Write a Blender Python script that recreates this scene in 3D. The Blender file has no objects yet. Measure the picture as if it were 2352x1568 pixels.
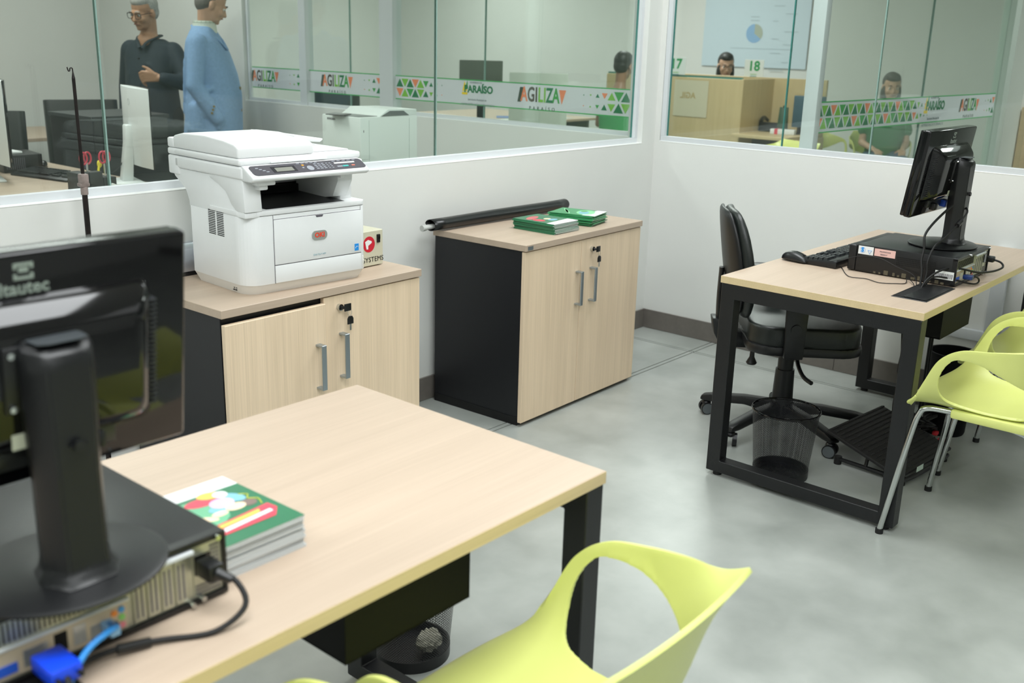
import bpy, bmesh, math, random
from mathutils import Vector, Matrix, Euler
random.seed(7)
PI = math.pi
SC = bpy.context.scene
COL = SC.collection
rad = math.radians

# ------------------------------------------------------------------ camera
CY, CP, CR = 0.8698, 0.2862, 0.0273
cam = bpy.data.cameras.new('camera')
cam.sensor_fit = 'HORIZONTAL'; cam.sensor_width = 36.0
cam.lens = 2349.1 / 2352 * 36.0
cam.clip_start = 0.05; cam.clip_end = 100
co = bpy.data.objects.new('camera', cam); COL.objects.link(co)
_f = Vector((math.sin(CY)*math.cos(CP), math.cos(CY)*math.cos(CP), -math.sin(CP)))
_r = Vector((math.cos(CY), -math.sin(CY), 0)); _u = _r.cross(_f)
_r2 = _r*math.cos(CR) + _u*math.sin(CR); _u2 = _u*math.cos(CR) - _r*math.sin(CR)
m = Matrix((_r2, _u2, -_f)).transposed().to_4x4()
m.translation = Vector((-4.6228, -2.9638, 1.4913))
co.matrix_world = m
SC.camera = co
cam.dof.use_dof = True
cam.dof.focus_distance = 3.3
cam.dof.aperture_fstop = 4.0
# ------------------------------------------------------------------ exposure, world, lights
SC.view_settings.view_transform = 'Standard'
SC.view_settings.look = 'None'
SC.view_settings.gamma = 1.0
SC.view_settings.exposure = 0.5
SC.view_settings.use_curve_mapping = False
try:
    SC.cycles.use_denoising = True
    SC.cycles.max_bounces = 10
    SC.cycles.transparent_max_bounces = 24
    SC.cycles.sample_clamp_indirect = 6.0
except Exception:
    pass
w = bpy.data.worlds.new('world'); SC.world = w; w.use_nodes = True
w.node_tree.nodes['Background'].inputs[0].default_value = (0.86, 0.93, 1.0, 1)
w.node_tree.nodes['Background'].inputs[1].default_value = 0.25

def area(name, x, y, z, sx, sy, power, col=(0.95, 0.985, 1.0)):
    l = bpy.data.lights.new(name, 'AREA'); l.shape = 'RECTANGLE'
    l.size = sx; l.size_y = sy; l.energy = power; l.color = col
    o = bpy.data.objects.new(name, l); COL.objects.link(o)
    o.location = (x, y, z)
    return o
CEIL = 2.9
for (x, y, sx, sy, p) in ((-3.9, -2.5, 1.8, 1.1, 50), (-1.4, -1.1, 1.8, 1.1, 40), (-1.6, -3.9, 1.8, 1.1, 4),
                       (-5.4, -4.4, 1.2, 0.6, 30), (-5.6, -1.0, 1.2, 0.6, 24)):
    area('ceiling_panel_light', x, y, CEIL-0.03, sx, sy, p)
for (x, y, p) in ((-2.4, 1.8, 23), (-1.4, 3.8, 20), (-4.4, 3.0, 22)):
    area('ceiling_panel_light', x, y, CEIL-0.03, 1.2, 0.6, p, (0.96, 1, 0.97))
for (x, y, p) in ((2.4, 1.2, 40), (4.6, 3.2, 38), (2.2, 5.6, 34), (5.0, 6.6, 34), (3.0, -2.6, 30)):
    area('ceiling_panel_light', x, y, CEIL-0.03, 1.2, 0.6, p, (0.96, 1, 0.97))

# ------------------------------------------------------------------ materials
def lin(h):
    h = h.lstrip('#'); r = []
    for i in (0, 2, 4):
        c = int(h[i:i+2], 16)/255
        r.append(c/12.92 if c <= 0.04045 else ((c+0.055)/1.055)**2.4)
    return tuple(r) + (1.0,)
MATS = {}
def mat(name, hexc, rough=0.5, metal=0.0, noise=0.0, nscale=8, bump=0.0, bscale=200, spec=0.5, coat=0.0, stretch=None):
    if name in MATS: return MATS[name]
    m = bpy.data.materials.new(name); m.use_nodes = True
    nt = m.node_tree; b = nt.nodes['Principled BSDF']
    c = lin(hexc)
    b.inputs['Base Color'].default_value = c
    b.inputs['Roughness'].default_value = rough
    b.inputs['Metallic'].default_value = metal
    b.inputs['Specular IOR Level'].default_value = spec
    b.inputs['Coat Weight'].default_value = coat
    if noise > 0 or bump > 0:
        tc = nt.nodes.new('ShaderNodeTexCoord'); mp = nt.nodes.new('ShaderNodeMapping')
        nt.links.new(tc.outputs['Object'], mp.inputs['Vector'])
        if stretch: mp.inputs['Scale'].default_value = stretch
    if noise > 0:
        n = nt.nodes.new('ShaderNodeTexNoise'); n.inputs['Scale'].default_value = nscale
        n.inputs['Detail'].default_value = 5; n.inputs['Roughness'].default_value = 0.6
        nt.links.new(mp.outputs[0], n.inputs['Vector'])
        r = nt.nodes.new('ShaderNodeValToRGB')
        r.color_ramp.elements[0].position = 0.3; r.color_ramp.elements[1].position = 0.7
        r.color_ramp.elements[0].color = tuple(max(0, v*(1-noise)) for v in c[:3]) + (1,)
        r.color_ramp.elements[1].color = tuple(min(1, v*(1+noise*0.7)) for v in c[:3]) + (1,)
        nt.links.new(n.outputs['Fac'], r.inputs['Fac']); nt.links.new(r.outputs['Color'], b.inputs['Base Color'])
    if bump > 0:
        n2 = nt.nodes.new('ShaderNodeTexNoise'); n2.inputs['Scale'].default_value = bscale; n2.inputs['Detail'].default_value = 3
        nt.links.new(mp.outputs[0], n2.inputs['Vector'])
        bp = nt.nodes.new('ShaderNodeBump'); bp.inputs['Strength'].default_value = bump; bp.inputs['Distance'].default_value = 0.002
        nt.links.new(n2.outputs['Fac'], bp.inputs['Height']); nt.links.new(bp.outputs[0], b.inputs['Normal'])
    MATS[name] = m
    return m

def wood(name, hexc, axis, dark=0.17):
    """laminated pale oak, fibres along one object axis"""
    if name in MATS: return MATS[name]
    m = bpy.data.materials.new(name); m.use_nodes = True; nt = m.node_tree; b = nt.nodes['Principled BSDF']
    tc = nt.nodes.new('ShaderNodeTexCoord')
    def layer(sc_long, sc_cross, det):
        mp = nt.nodes.new('ShaderNodeMapping'); s = [sc_cross]*3; s[axis] = sc_long
        mp.inputs['Scale'].default_value = s
        nt.links.new(tc.outputs['Object'], mp.inputs['Vector'])
        n = nt.nodes.new('ShaderNodeTexNoise'); n.inputs['Scale'].default_value = 1; n.inputs['Detail'].default_value = det
        n.inputs['Distortion'].default_value = 0.3
        nt.links.new(mp.outputs[0], n.inputs['Vector']); return n
    a = layer(3.0, 300, 4); c2 = layer(0.9, 26, 3)
    mx = nt.nodes.new('ShaderNodeMath'); mx.operation = 'ADD'
    h1 = nt.nodes.new('ShaderNodeMath'); h1.operation = 'MULTIPLY'; h1.inputs[1].default_value = 0.6
    h2 = nt.nodes.new('ShaderNodeMath'); h2.operation = 'MULTIPLY'; h2.inputs[1].default_value = 0.4
    nt.links.new(a.outputs['Fac'], h1.inputs[0]); nt.links.new(c2.outputs['Fac'], h2.inputs[0])
    nt.links.new(h1.outputs[0], mx.inputs[0]); nt.links.new(h2.outputs[0], mx.inputs[1])
    r = nt.nodes.new('ShaderNodeValToRGB'); c = lin(hexc)
    r.color_ramp.elements[0].position = 0.33; r.color_ramp.elements[1].position = 0.66
    r.color_ramp.elements[0].color = tuple(v*(1-dark*f) for v, f in zip(c[:3], (1, 1.08, 1.22))) + (1,)
    r.color_ramp.elements[1].color = tuple(min(1, v*(1+dark*0.45)) for v in c[:3]) + (1,)
    nt.links.new(mx.outputs[0], r.inputs['Fac']); nt.links.new(r.outputs['Color'], b.inputs['Base Color'])
    b.inputs['Roughness'].default_value = 0.42; b.inputs['Specular IOR Level'].default_value = 0.4
    MATS[name] = m; return m

def glass(name, tint, refl=1.0):
    if name in MATS: return MATS[name]
    m = bpy.data.materials.new(name); m.use_nodes = True; nt = m.node_tree
    for n in list(nt.nodes): nt.nodes.remove(n)
    out = nt.nodes.new('ShaderNodeOutputMaterial'); mix = nt.nodes.new('ShaderNodeMixShader')
    t = nt.nodes.new('ShaderNodeBsdfTransparent'); t.inputs[0].default_value = tint + (1,)
    g = nt.nodes.new('ShaderNodeBsdfGlossy'); g.inputs['Roughness'].default_value = 0.01
    g.inputs[0].default_value = (0.9, 1.0, 0.95, 1)
    fr = nt.nodes.new('ShaderNodeFresnel'); fr.inputs['IOR'].default_value = 1.5
    ge = nt.nodes.new('ShaderNodeNewGeometry'); ior = nt.nodes.new('ShaderNodeMapRange')
    ior.inputs['To Min'].default_value = 1.5; ior.inputs['To Max'].default_value = 1/1.5    # leaving the pane: same reflectance, no total reflection
    nt.links.new(ge.outputs['Backfacing'], ior.inputs['Value']); nt.links.new(ior.outputs[0], fr.inputs['IOR'])
    ml = nt.nodes.new('ShaderNodeMath'); ml.operation = 'MULTIPLY'; ml.inputs[1].default_value = refl
    nt.links.new(fr.outputs[0], ml.inputs[0]); nt.links.new(ml.outputs[0], mix.inputs[0])
    nt.links.new(t.outputs[0], mix.inputs[1]); nt.links.new(g.outputs[0], mix.inputs[2])
    nt.links.new(mix.outputs[0], out.inputs[0])
    MATS[name] = m; return m

def film(name, hexc, alpha):
    if name in MATS: return MATS[name]
    m = bpy.data.materials.new(name); m.use_nodes = True; nt = m.node_tree
    b = nt.nodes['Principled BSDF']; b.inputs['Base Color'].default_value = lin(hexc)
    b.inputs['Roughness'].default_value = 0.6; b.inputs['Alpha'].default_value = alpha
    MATS[name] = m; return m

def mesh_wire(name, hexc, nu, nv, thr):
    """woven wire: holes cut by a diagonal lattice in the lathe's UV"""
    m = bpy.data.materials.new(name); m.use_nodes = True; nt = m.node_tree
    b = nt.nodes['Principled BSDF']; b.inputs['Base Color'].default_value = lin(hexc)
    b.inputs['Roughness'].default_value = 0.4
    uv = nt.nodes.new('ShaderNodeUVMap'); sp = nt.nodes.new('ShaderNodeSeparateXYZ'); nt.links.new(uv.outputs[0], sp.inputs[0])
    def M(op, a, bb):
        n = nt.nodes.new('ShaderNodeMath'); n.operation = op
        for i, v in enumerate((a, bb)):
            if v is None: continue
            if isinstance(v, (int, float)): n.inputs[i].default_value = v
            else: nt.links.new(v, n.inputs[i])
        return n.outputs[0]
    u = M('MULTIPLY', sp.outputs[0], nu*PI); v = M('MULTIPLY', sp.outputs[1], nv*PI)
    s1 = M('ABSOLUTE', M('SINE', M('ADD', u, v), None), None); s2 = M('ABSOLUTE', M('SINE', M('SUBTRACT', u, v), None), None)
    mn = M('MINIMUM', s1, s2); al = M('LESS_THAN', mn, thr)
    nt.links.new(al, b.inputs['Alpha'])
    MATS[name] = m; return m

def floor_mat():
    m = bpy.data.materials.new('polished_concrete'); m.use_nodes = True; nt = m.node_tree; b = nt.nodes['Principled BSDF']
    tc = nt.nodes.new('ShaderNodeTexCoord')
    n = nt.nodes.new('ShaderNodeTexNoise'); n.inputs['Scale'].default_value = 2.2; n.inputs['Detail'].default_value = 4; n.inputs['Roughness'].default_value = 0.5
    n2 = nt.nodes.new('ShaderNodeTexNoise'); n2.inputs['Scale'].default_value = 6; n2.inputs['Detail'].default_value = 4; n2.inputs['Distortion'].default_value = 0.2
    mp = nt.nodes.new('ShaderNodeMapping'); mp.inputs['Location'].default_value = (3.3, 7.1, 0.37); nt.links.new(tc.outputs['Object'], mp.inputs['Vector'])
    nt.links.new(mp.outputs[0], n.inputs['Vector']); nt.links.new(mp.outputs[0], n2.inputs['Vector'])
    ad = nt.nodes.new('ShaderNodeMath'); ad.operation = 'ADD'; md = nt.nodes.new('ShaderNodeMath'); md.operation = 'MULTIPLY'; md.inputs[1].default_value = 0.5
    nt.links.new(n.outputs['Fac'], ad.inputs[0]); nt.links.new(n2.outputs['Fac'], ad.inputs[1]); nt.links.new(ad.outputs[0], md.inputs[0])
    r = nt.nodes.new('ShaderNodeValToRGB'); e = r.color_ramp.elements
    e[0].position = 0.22; e[0].color = lin('#858a85'); e[1].position = 0.78; e[1].color = lin('#b9bdb8')
    nt.links.new(md.outputs[0], r.inputs['Fac'])
    nt.links.new(r.outputs['Color'], b.inputs['Base Color'])
    rr = nt.nodes.new('ShaderNodeMapRange'); rr.inputs['To Min'].default_value = 0.285; rr.inputs['To Max'].default_value = 0.36
    nt.links.new(n2.outputs['Fac'], rr.inputs['Value']); nt.links.new(rr.outputs[0], b.inputs['Roughness'])
    b.inputs['Specular IOR Level'].default_value = 0.5
    MATS['floor'] = m; return m

WALL = mat('white_wall_paint', '#dfe0dc', 0.6, noise=0.015, nscale=3, bump=0.05, bscale=60)
SILLW = mat('white_sill_edge', '#f0f1ee', 0.5)
CEILM = mat('ceiling_white', '#e9e9e4', 0.9)
FLOOR = floor_mat()
GROUT = mat('floor_joint', '#55574b', 0.9)
BASE = mat('grey_baseboard_tile', '#6f6a64', 0.35, noise=0.10, nscale=25)
ALU = mat('white_aluminium', '#d3d7da', 0.35, 0.0)
GL = glass('partition_glass', (0.945, 0.972, 0.955), 1.0)
GEDGE = mat('green_glass_edge', '#3f7f78', 0.2); GEDGL = mat('pale_glass_edge', '#86a29a', 0.25)
OAKX = wood('oak_laminate_x', '#beab98', 0, .10); OAKY = wood('oak_laminate_y', '#dac7ae', 1, .11); OAKZ = wood('oak_laminate_z', '#ead3b6', 2, .13)
OAKE = wood('oak_edge_band', '#d8c298', 0, 0.10)
BLKP = mat('black_melamine', '#16171b', 0.45, bump=0.08, bscale=400)
BLKM = mat('black_powder_coat', '#101113', 0.42, bump=0.15, bscale=500)
BLKG = mat('gloss_black_plastic', '#050507', 0.07)
BLKS = mat('satin_black_plastic', '#0f1012', 0.38, bump=0.1, bscale=600)
BLKD = mat('dull_black_steel', '#0c0d0e', 0.6, spec=0.15, bump=0.1, bscale=500)
BLKR = mat('black_rubber', '#0b0b0c', 0.6)
LEATH = mat('black_leatherette', '#1b201e', 0.36, bump=0.25, bscale=260)
CHROME = mat('chrome', '#c9cccb', 0.12, 1.0)
NICKEL = mat('brushed_nickel', '#a9b3ba', 0.35, 0.9)
STEEL = mat('galvanised_steel', '#b9baa8', 0.38, 0.75, noise=0.08, nscale=30)
LIME = mat('lime_plastic', '#d8de84', 0.36, bump=0.04, bscale=500)
WHP = mat('white_printer_plastic', '#e9ebeb', 0.38, noise=0.012, nscale=14)
WHP2 = mat('cream_printer_plastic', '#e4e2dc', 0.4)
SEAM = mat('seam_shadow_grey', '#5e5a62', 0.7)
PAPER = mat('paper_white', '#e8eae9', 0.6)

# ------------------------------------------------------------------ mesh helpers
class B:
    """a bmesh collector"""
    def __init__(s): s.bm = bmesh.new(); s.uv = None
    def _add(s, t, M=None):
        if M is not None: bmesh.ops.transform(t, matrix=M, verts=t.verts)
        me = bpy.data.meshes.new('t'); t.to_mesh(me); t.free(); s.bm.from_mesh(me); bpy.data.meshes.remove(me); return s
    def box(s, x0, x1, y0, y1, z0, z1, r=0, seg=2, M=None):
        t = bmesh.new(); bmesh.ops.create_cube(t, size=1)
        for v in t.verts:
            v.co = Vector((x0+(v.co.x+.5)*(x1-x0), y0+(v.co.y+.5)*(y1-y0), z0+(v.co.z+.5)*(z1-z0)))
        if r > 0: bmesh.ops.bevel(t, geom=t.edges[:], offset=min(r, abs(x1-x0)*.49, abs(y1-y0)*.49, abs(z1-z0)*.49), segments=seg, profile=0.5, affect='EDGES')
        return s._add(t, M)
    def prism(s, pts, a0, a1, axis='y', r=0, seg=2, M=None):
        """pts in the plane of the other two axes (x,z for y; y,z for x; x,y for z)"""
        t = bmesh.new()
        def P(p, a):
            return {'y': (p[0], a, p[1]), 'x': (a, p[0], p[1]), 'z': (p[0], p[1], a)}[axis]
        A = [t.verts.new(P(p, a0)) for p in pts]; Bv = [t.verts.new(P(p, a1)) for p in pts]
        t.faces.new(A); t.faces.new(Bv[::-1]); n = len(pts)
        for i in range(n): t.faces.new((A[i], Bv[i], Bv[(i+1) % n], A[(i+1) % n]))
        bmesh.ops.recalc_face_normals(t, faces=t.faces)
        if r > 0: bmesh.ops.bevel(t, geom=t.edges[:], offset=r, segments=seg, profile=0.5, affect='EDGES', clamp_overlap=True)
        return s._add(t, M)
    def cyl(s, p0, p1, r0, r1=None, n=20, cap=True):
        r1 = r0 if r1 is None else r1
        p0, p1 = Vector(p0), Vector(p1); d = p1-p0
        t = bmesh.new(); bmesh.ops.create_cone(t, cap_ends=cap, segments=n, radius1=r0, radius2=r1, depth=d.length)
        M = Matrix.Translation((p0+p1)/2) @ d.to_track_quat('Z', 'Y').to_matrix().to_4x4()
        return s._add(t, M)
    def sph(s, c, r, sc=(1, 1, 1), n=16, M=None):
        t = bmesh.new(); bmesh.ops.create_uvsphere(t, u_segments=n, v_segments=max(6, n//2+2), radius=r)
        MM = Matrix.Translation(c) @ Matrix.Diagonal((sc[0], sc[1], sc[2], 1))
        return s._add(t, M @ MM if M is not None else MM)
    def tube(s, pts, r, n=8, smooth=True, sub=6, closed=False, flat=1.0):
        P = [Vector(p) for p in pts]
        if smooth and len(P) > 2:
            Q = []; L = len(P); rng = L if closed else L-1
            for i in range(rng):
                if closed: a, b, c, d = P[(i-1) % L], P[i], P[(i+1) % L], P[(i+2) % L]
                else: a, b, c, d = P[max(i-1, 0)], P[i], P[i+1], P[min(i+2, L-1)]
                for k in range(sub):
                    u = k/sub
                    Q.append(0.5*((2*b)+(c-a)*u+(2*a-5*b+4*c-d)*u*u+(3*b-a-3*c+d)*u**3))
            if not closed: Q.append(P[-1])
            P = Q
        t = bmesh.new(); rings = []; L = len(P)
        up = Vector((0, 0, 1)); prev = None
        for i, p in enumerate(P):
            d = (P[(i+1) % L]-P[i-1]) if closed else (P[min(i+1, L-1)]-P[max(i-1, 0)])
            if d.length < 1e-9: d = Vector((0, 0, 1))
            d.normalize()
            if prev is None:
                a = up if abs(d.dot(up)) < 0.9 else Vector((1, 0, 0)); x = d.cross(a).normalized()
            else:
                x = prev - d*prev.dot(d); x.normalize()
            prev = x; y = d.cross(x)
            rr = r[min(i*len(r)//L, len(r)-1)] if isinstance(r, (list, tuple)) else r
            rings.append([t.verts.new(p + x*math.cos(2*PI*k/n)*rr + y*math.sin(2*PI*k/n)*rr*flat) for k in range(n)])
        for i in range(L if closed else L-1):
            A, C = rings[i], rings[(i+1) % L]
            for k in range(n): t.faces.new((A[k], A[(k+1) % n], C[(k+1) % n], C[k]))
        if not closed:
            t.faces.new(rings[0][::-1]); t.faces.new(rings[-1])
        bmesh.ops.recalc_face_normals(t, faces=t.faces)
        return s._add(t)
    def lathe(s, prof, n=40, c=(0, 0, 0), uv=False, M=None, sx=1, sy=1):
        t = bmesh.new(); lay = t.loops.layers.uv.new('UVMap') if uv else None
        R = [[t.verts.new((c[0]+r*sx*math.cos(2*PI*k/n), c[1]+r*sy*math.sin(2*PI*k/n), c[2]+z)) for k in range(n)] for r, z in prof]
        for i in range(len(R)-1):
            for k in range(n):
                f = t.faces.new((R[i][k], R[i][(k+1) % n], R[i+1][(k+1) % n], R[i+1][k]))
                if uv:
                    for l, (a, bb) in zip(f.loops, ((k, i), (k+1, i), (k+1, i+1), (k, i+1))): l[lay].uv = (a/n, bb/(len(R)-1))
        return s._add(t, M)
    def poly(s, pts, M=None):
        t = bmesh.new(); t.faces.new([t.verts.new(p) for p in pts]); return s._add(t, M)
    def rounded(s, w, d, h, rc, seg=6, re=0.0, c=(0, 0, 0), M=None):
        """upright slab with rounded vertical corners, centre c at the bottom"""
        pts = []
        for (sx, sy, a0) in ((1, 1, 0), (-1, 1, 90), (-1, -1, 180), (1, -1, 270)):
            for k in range(seg+1):
                a = rad(a0+90*k/seg); pts.append((c[0]+sx*(w/2-rc)+rc*math.cos(a), c[1]+sy*(d/2-rc)+rc*math.sin(a)))
        return s.prism(pts, c[2], c[2]+h, 'z', M=M) if re == 0 else s.prism(pts, c[2], c[2]+h, 'z', r=re, M=M)

def link(name, me, m=None, parent=None, smooth=None, loc=None, rot=None, **props):
    o = bpy.data.objects.new(name, me); COL.objects.link(o)
    if m is not None and not me.materials: me.materials.append(m)
    if parent is not None: o.parent = parent
    if loc is not None: o.location = loc
    if rot is not None: o.rotation_euler = rot
    for k, v in props.items(): o[k] = v
    return o
def done(name, b, m, parent=None, smooth=30, **kw):
    me = bpy.data.meshes.new(name)
    bmesh.ops.remove_doubles(b.bm, verts=b.bm.verts, dist=1e-6)
    b.bm.to_mesh(me); b.bm.free()
    if smooth:
        for p in me.polygons: p.use_smooth = True
        try: me.set_sharp_from_angle(angle=rad(smooth))
        except Exception: pass
    return link(name, me, m, parent, **kw)
def thing(name, label, cat, loc=(0, 0, 0), rotz=0, group=None):
    o = bpy.data.objects.new(name, None); COL.objects.link(o); o.empty_display_size = 0.1
    o.location = loc; o.rotation_euler = (0, 0, rotz); o['label'] = label; o['category'] = cat
    if group: o['group'] = group
    return o
def tag(o, label, cat, group=None):
    o['label'] = label; o['category'] = cat
    if group: o['group'] = group
    return o
def struct(name, b, m, parent=None, smooth=None):
    o = done(name, b, m, parent, smooth=smooth)
    if parent is None: o['kind'] = 'structure'
    return o
def dup(root, loc=None, rotz=None, label=None, group=None):
    def cp(o, par):
        c = o.copy(); COL.objects.link(c); c.parent = par
        for ch in list(o.children): cp(ch, c)
        return c
    r = cp(root, None)
    if loc is not None: r.location = loc
    if rotz is not None: r.rotation_euler = (0, 0, rotz)
    if label: r['label'] = label
    if group: r['group'] = group
    return r
TXT = {}
def text_mesh(s, size, bold=0.0, extrude=0.0004, align='CENTER', shear=0.0, space=1.0):
    c = bpy.data.curves.new('txt', 'FONT'); c.body = s; c.size = size; c.align_x = align; c.align_y = 'CENTER'
    c.offset = bold; c.extrude = extrude; c.shear = shear; c.space_character = space; c.resolution_u = 3
    o = bpy.data.objects.new('txt', c); COL.objects.link(o)
    dg = bpy.context.evaluated_depsgraph_get(); dg.update()
    me = bpy.data.meshes.new_from_object(o.evaluated_get(dg)); bpy.data.objects.remove(o); bpy.data.curves.remove(c)
    me.materials.clear()
    return me
def text(s, size, m, parent, M, name='lettering', **kw):
    """M maps the text plane (x right, y up, z out) to the parent's space"""
    me = text_mesh(s, size, **kw); me.transform(M)
    return link(name, me, m, parent)
def face(origin, xdir, ydir):
    x = Vector(xdir).normalized(); y = Vector(ydir); y = (y-x*y.dot(x)).normalized(); z = x.cross(y)
    M = Matrix((x, y, z)).transposed().to_4x4(); M.translation = Vector(origin); return M
def evaluated(b, mods):
    """run modifiers over a collector and return the mesh"""
    me = bpy.data.meshes.new('ev'); b.bm.to_mesh(me); b.bm.free()
    o = bpy.data.objects.new('ev', me); COL.objects.link(o)
    for t, kw in mods:
        md = o.modifiers.new(t, t)
        for k, v in kw.items(): setattr(md, k, v)
    dg = bpy.context.evaluated_depsgraph_get(); dg.update()
    r = bpy.data.meshes.new_from_object(o.evaluated_get(dg)); bpy.data.objects.remove(o); bpy.data.meshes.remove(me)
    for p in r.polygons: p.use_smooth = True
    return r
def blob(b, vox=0.012, it=6, fac=0.5):
    return evaluated(b, [('REMESH', dict(mode='VOXEL', voxel_size=vox)), ('SMOOTH', dict(iterations=it, factor=fac))])
# ================================================================== the setting
def slabs():
    """polished slabs between saw-cut joints, a narrow strip between each pair of cuts"""
    b = B(); b.box(-8.0, 6.9, -6.3, 9.3, -0.10, -0.006); fl = struct('floor', b, GROUT)
    jx, jy, g = -0.231, -0.451, 0.003
    xs = [(-8.0, jx-0.010), (jx-0.010, jx+0.010), (jx+0.010, 6.9)]
    ys = [(-6.3, jy-0.014), (jy-0.014, jy+0.012), (jy+0.012, 9.3)]
    for i, (x0, x1) in enumerate(xs):
        for j, (y0, y1) in enumerate(ys):
            b = B(); b.box(x0+g, x1-g, y0+g, y1-g, -0.008, 0.0)
            done('strip' if (i == 1 or j == 1) else 'slab', b, FLOOR, fl, smooth=None)
slabs()
b = B(); b.box(-8, 6.9, -6.3, 9.3, CEIL, CEIL+0.1); struct('ceiling', b, CEILM)

SA, SB, SCZ = 1.0019, 1.0095, 1.016      # sill heights
GA, GB, GC = 0.055, 0.030, 0.055            # glass planes of the three glazed walls
# ---- wall_back (between our office and the next one)
b = B()
b.box(-8, -0.118, 0, 0.08, 0, SA-0.004); b.box(-8, -0.118, 0, 0.08, 2.35, CEIL)
wb = struct('wall_back', b, WALL)
b = B(); b.box(-8, -0.116, -0.001, 0.03, SA-0.004, SA, r=0.0015); done('sill_edge', b, SILLW, wb, smooth=None)
# ---- wall_right (glazed towards the service hall)
b = B()
b.box(0, 0.07, -6, -0.032, 0, SB-0.004); b.box(0, 0.07, -6, -0.032, 2.35, CEIL)
wr = struct('wall_right', b, WALL)
b = B(); b.box(-0.001, 0.03, -6, -0.03, SB-0.004, SB, r=0.0015); done('sill_edge', b, SILLW, wr, smooth=None)
# ---- corner column
b = B(); b.box(-0.118, 0.0, 0, 0.08, 0, CEIL); b.box(0.0, 0.07, -0.032, 0.165, 0, CEIL)
struct('wall_corner_column', b, WALL)
# ---- wall_hall_side of the next office
b = B()
b.box(0.0, 0.07, 0.165, 3.58, 0, SCZ-0.004); b.box(0, 0.07, 0.165, 3.58, 2.35, CEIL); b.box(0, 0.07, 3.58, 5.6, 0, CEIL)
wc = struct('wall_east', b, WALL)
b = B(); b.box(-0.001, 0.03, 0.165, 3.58, SCZ-0.004, SCZ, r=0.0015); done('sill_edge', b, SILLW, wc, smooth=None)
b = B(); b.box(-8, 0.07, 5.6, 5.75, 0, CEIL); struct('wall_north', b, WALL)
b = B(); b.box(-8.15, -8, -6, 5.75, 0, CEIL); struct('wall_left', b, WALL)
b = B(); b.box(-8.15, 6.9, -6.15, -6, 0, CEIL); struct('wall_front', b, WALL)
b = B(); b.box(6.6, 6.75, -6, 9.2, 0, CEIL); struct('wall_hall_far', b, WALL)
b = B(); b.box(0.07, 6.75, 9.0, 9.15, 0, CEIL); struct('wall_hall_north', b, WALL)

# ---- windows: aluminium channel, panes, sealed joints
def window(name, parts, panes, joints, posts=(), dark=()):
    b = B()
    for p in parts: b.box(*p, r=0.0015, seg=1)
    w = struct(name, b, ALU)
    for p in panes:
        b = B(); b.box(*p); done('pane', b, GL, w, smooth=None)
    for i, p in enumerate(joints):
        b = B(); b.box(*p); done('joint_edge', b, GEDGE if i in dark else GEDGL, w, smooth=None)
    for p in posts:
        b = B(); b.box(*p, r=0.002, seg=1); done('mullion', b, ALU, w, smooth=None)
    return w
Z1 = 2.35; JB1, JB2 = -0.706, -1.14
window('window_1',
       [(-8, -0.117, 0.030, GA-0.004, SA-0.003, SA+0.024), (-0.142, -0.117, 0.030, GA-0.004, SA+0.024, Z1)],
       [(-8, -3.010, GA-0.005, GA+0.005, SA+.02, Z1), (-3.005, -1.575, GA-0.005, GA+0.005, SA+.02, Z1), (-1.570, -0.142, GA-0.005, GA+0.005, SA+.02, Z1)],
       [(-3.010, -3.005, GA-0.006, GA+0.006, SA, Z1), (-1.575, -1.570, GA-0.006, GA+0.006, SA, Z1), (-0.1425, -0.1395, GA-0.007, GA+0.005, SA+.024, Z1)], dark=(2,))
window('window_2',
       [(0.003, GB-0.004, -6, -0.034, SB-0.003, SB+0.026), (0.003, GB-0.004, -0.058, -0.033, SB+0.026, Z1)],
       [(GB-0.005, GB+0.005, JB1-.0025, -0.058, SB+.02, Z1), (GB-0.005, GB+0.005, JB2+.0025, JB1-.0025, SB+.02, Z1), (GB-0.005, GB+0.005, -3.2, JB2-.0025, SB+.02, Z1), (GB-0.005, GB+0.005, -6, -3.205, SB+.02, Z1)],
       [(GB-0.006, GB+0.006, JB1-.0025, JB1+.0025, SB, Z1), (GB-0.006, GB+0.006, JB2-.0025, JB2+.0025, SB, Z1), (GB-0.007, GB+0.005, -0.061, -0.0575, SB+.024, Z1)], dark=(0, 2))
window('window_3',
       [(0.03, GC-0.004, 0.167, 3.578, SCZ-0.003, SCZ+0.022), (0.03, GC-0.004, 3.555, 3.578, SCZ+0.02, Z1), (0.03, GC-0.004, 0.165, 0.19, SCZ+0.02, Z1)],
       [(GC-0.005, GC+0.005, 0.19, 1.25, SCZ+.02, Z1), (GC-0.005, GC+0.005, 1.255, 2.46, SCZ+.02, Z1), (GC-0.005, GC+0.005, 2.465, 3.56, SCZ+.02, Z1)],
       [(GC-0.006, GC+0.006, 1.25, 1.255, SCZ, Z1), (GC-0.006, GC+0.006, 2.46, 2.465, SCZ, Z1)],
       [(0.02, 0.09, 2.89, 2.963, SCZ-0.002, Z1), (0.02, 0.10, 2.016, 2.141, SCZ-0.002, Z1)])

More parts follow.
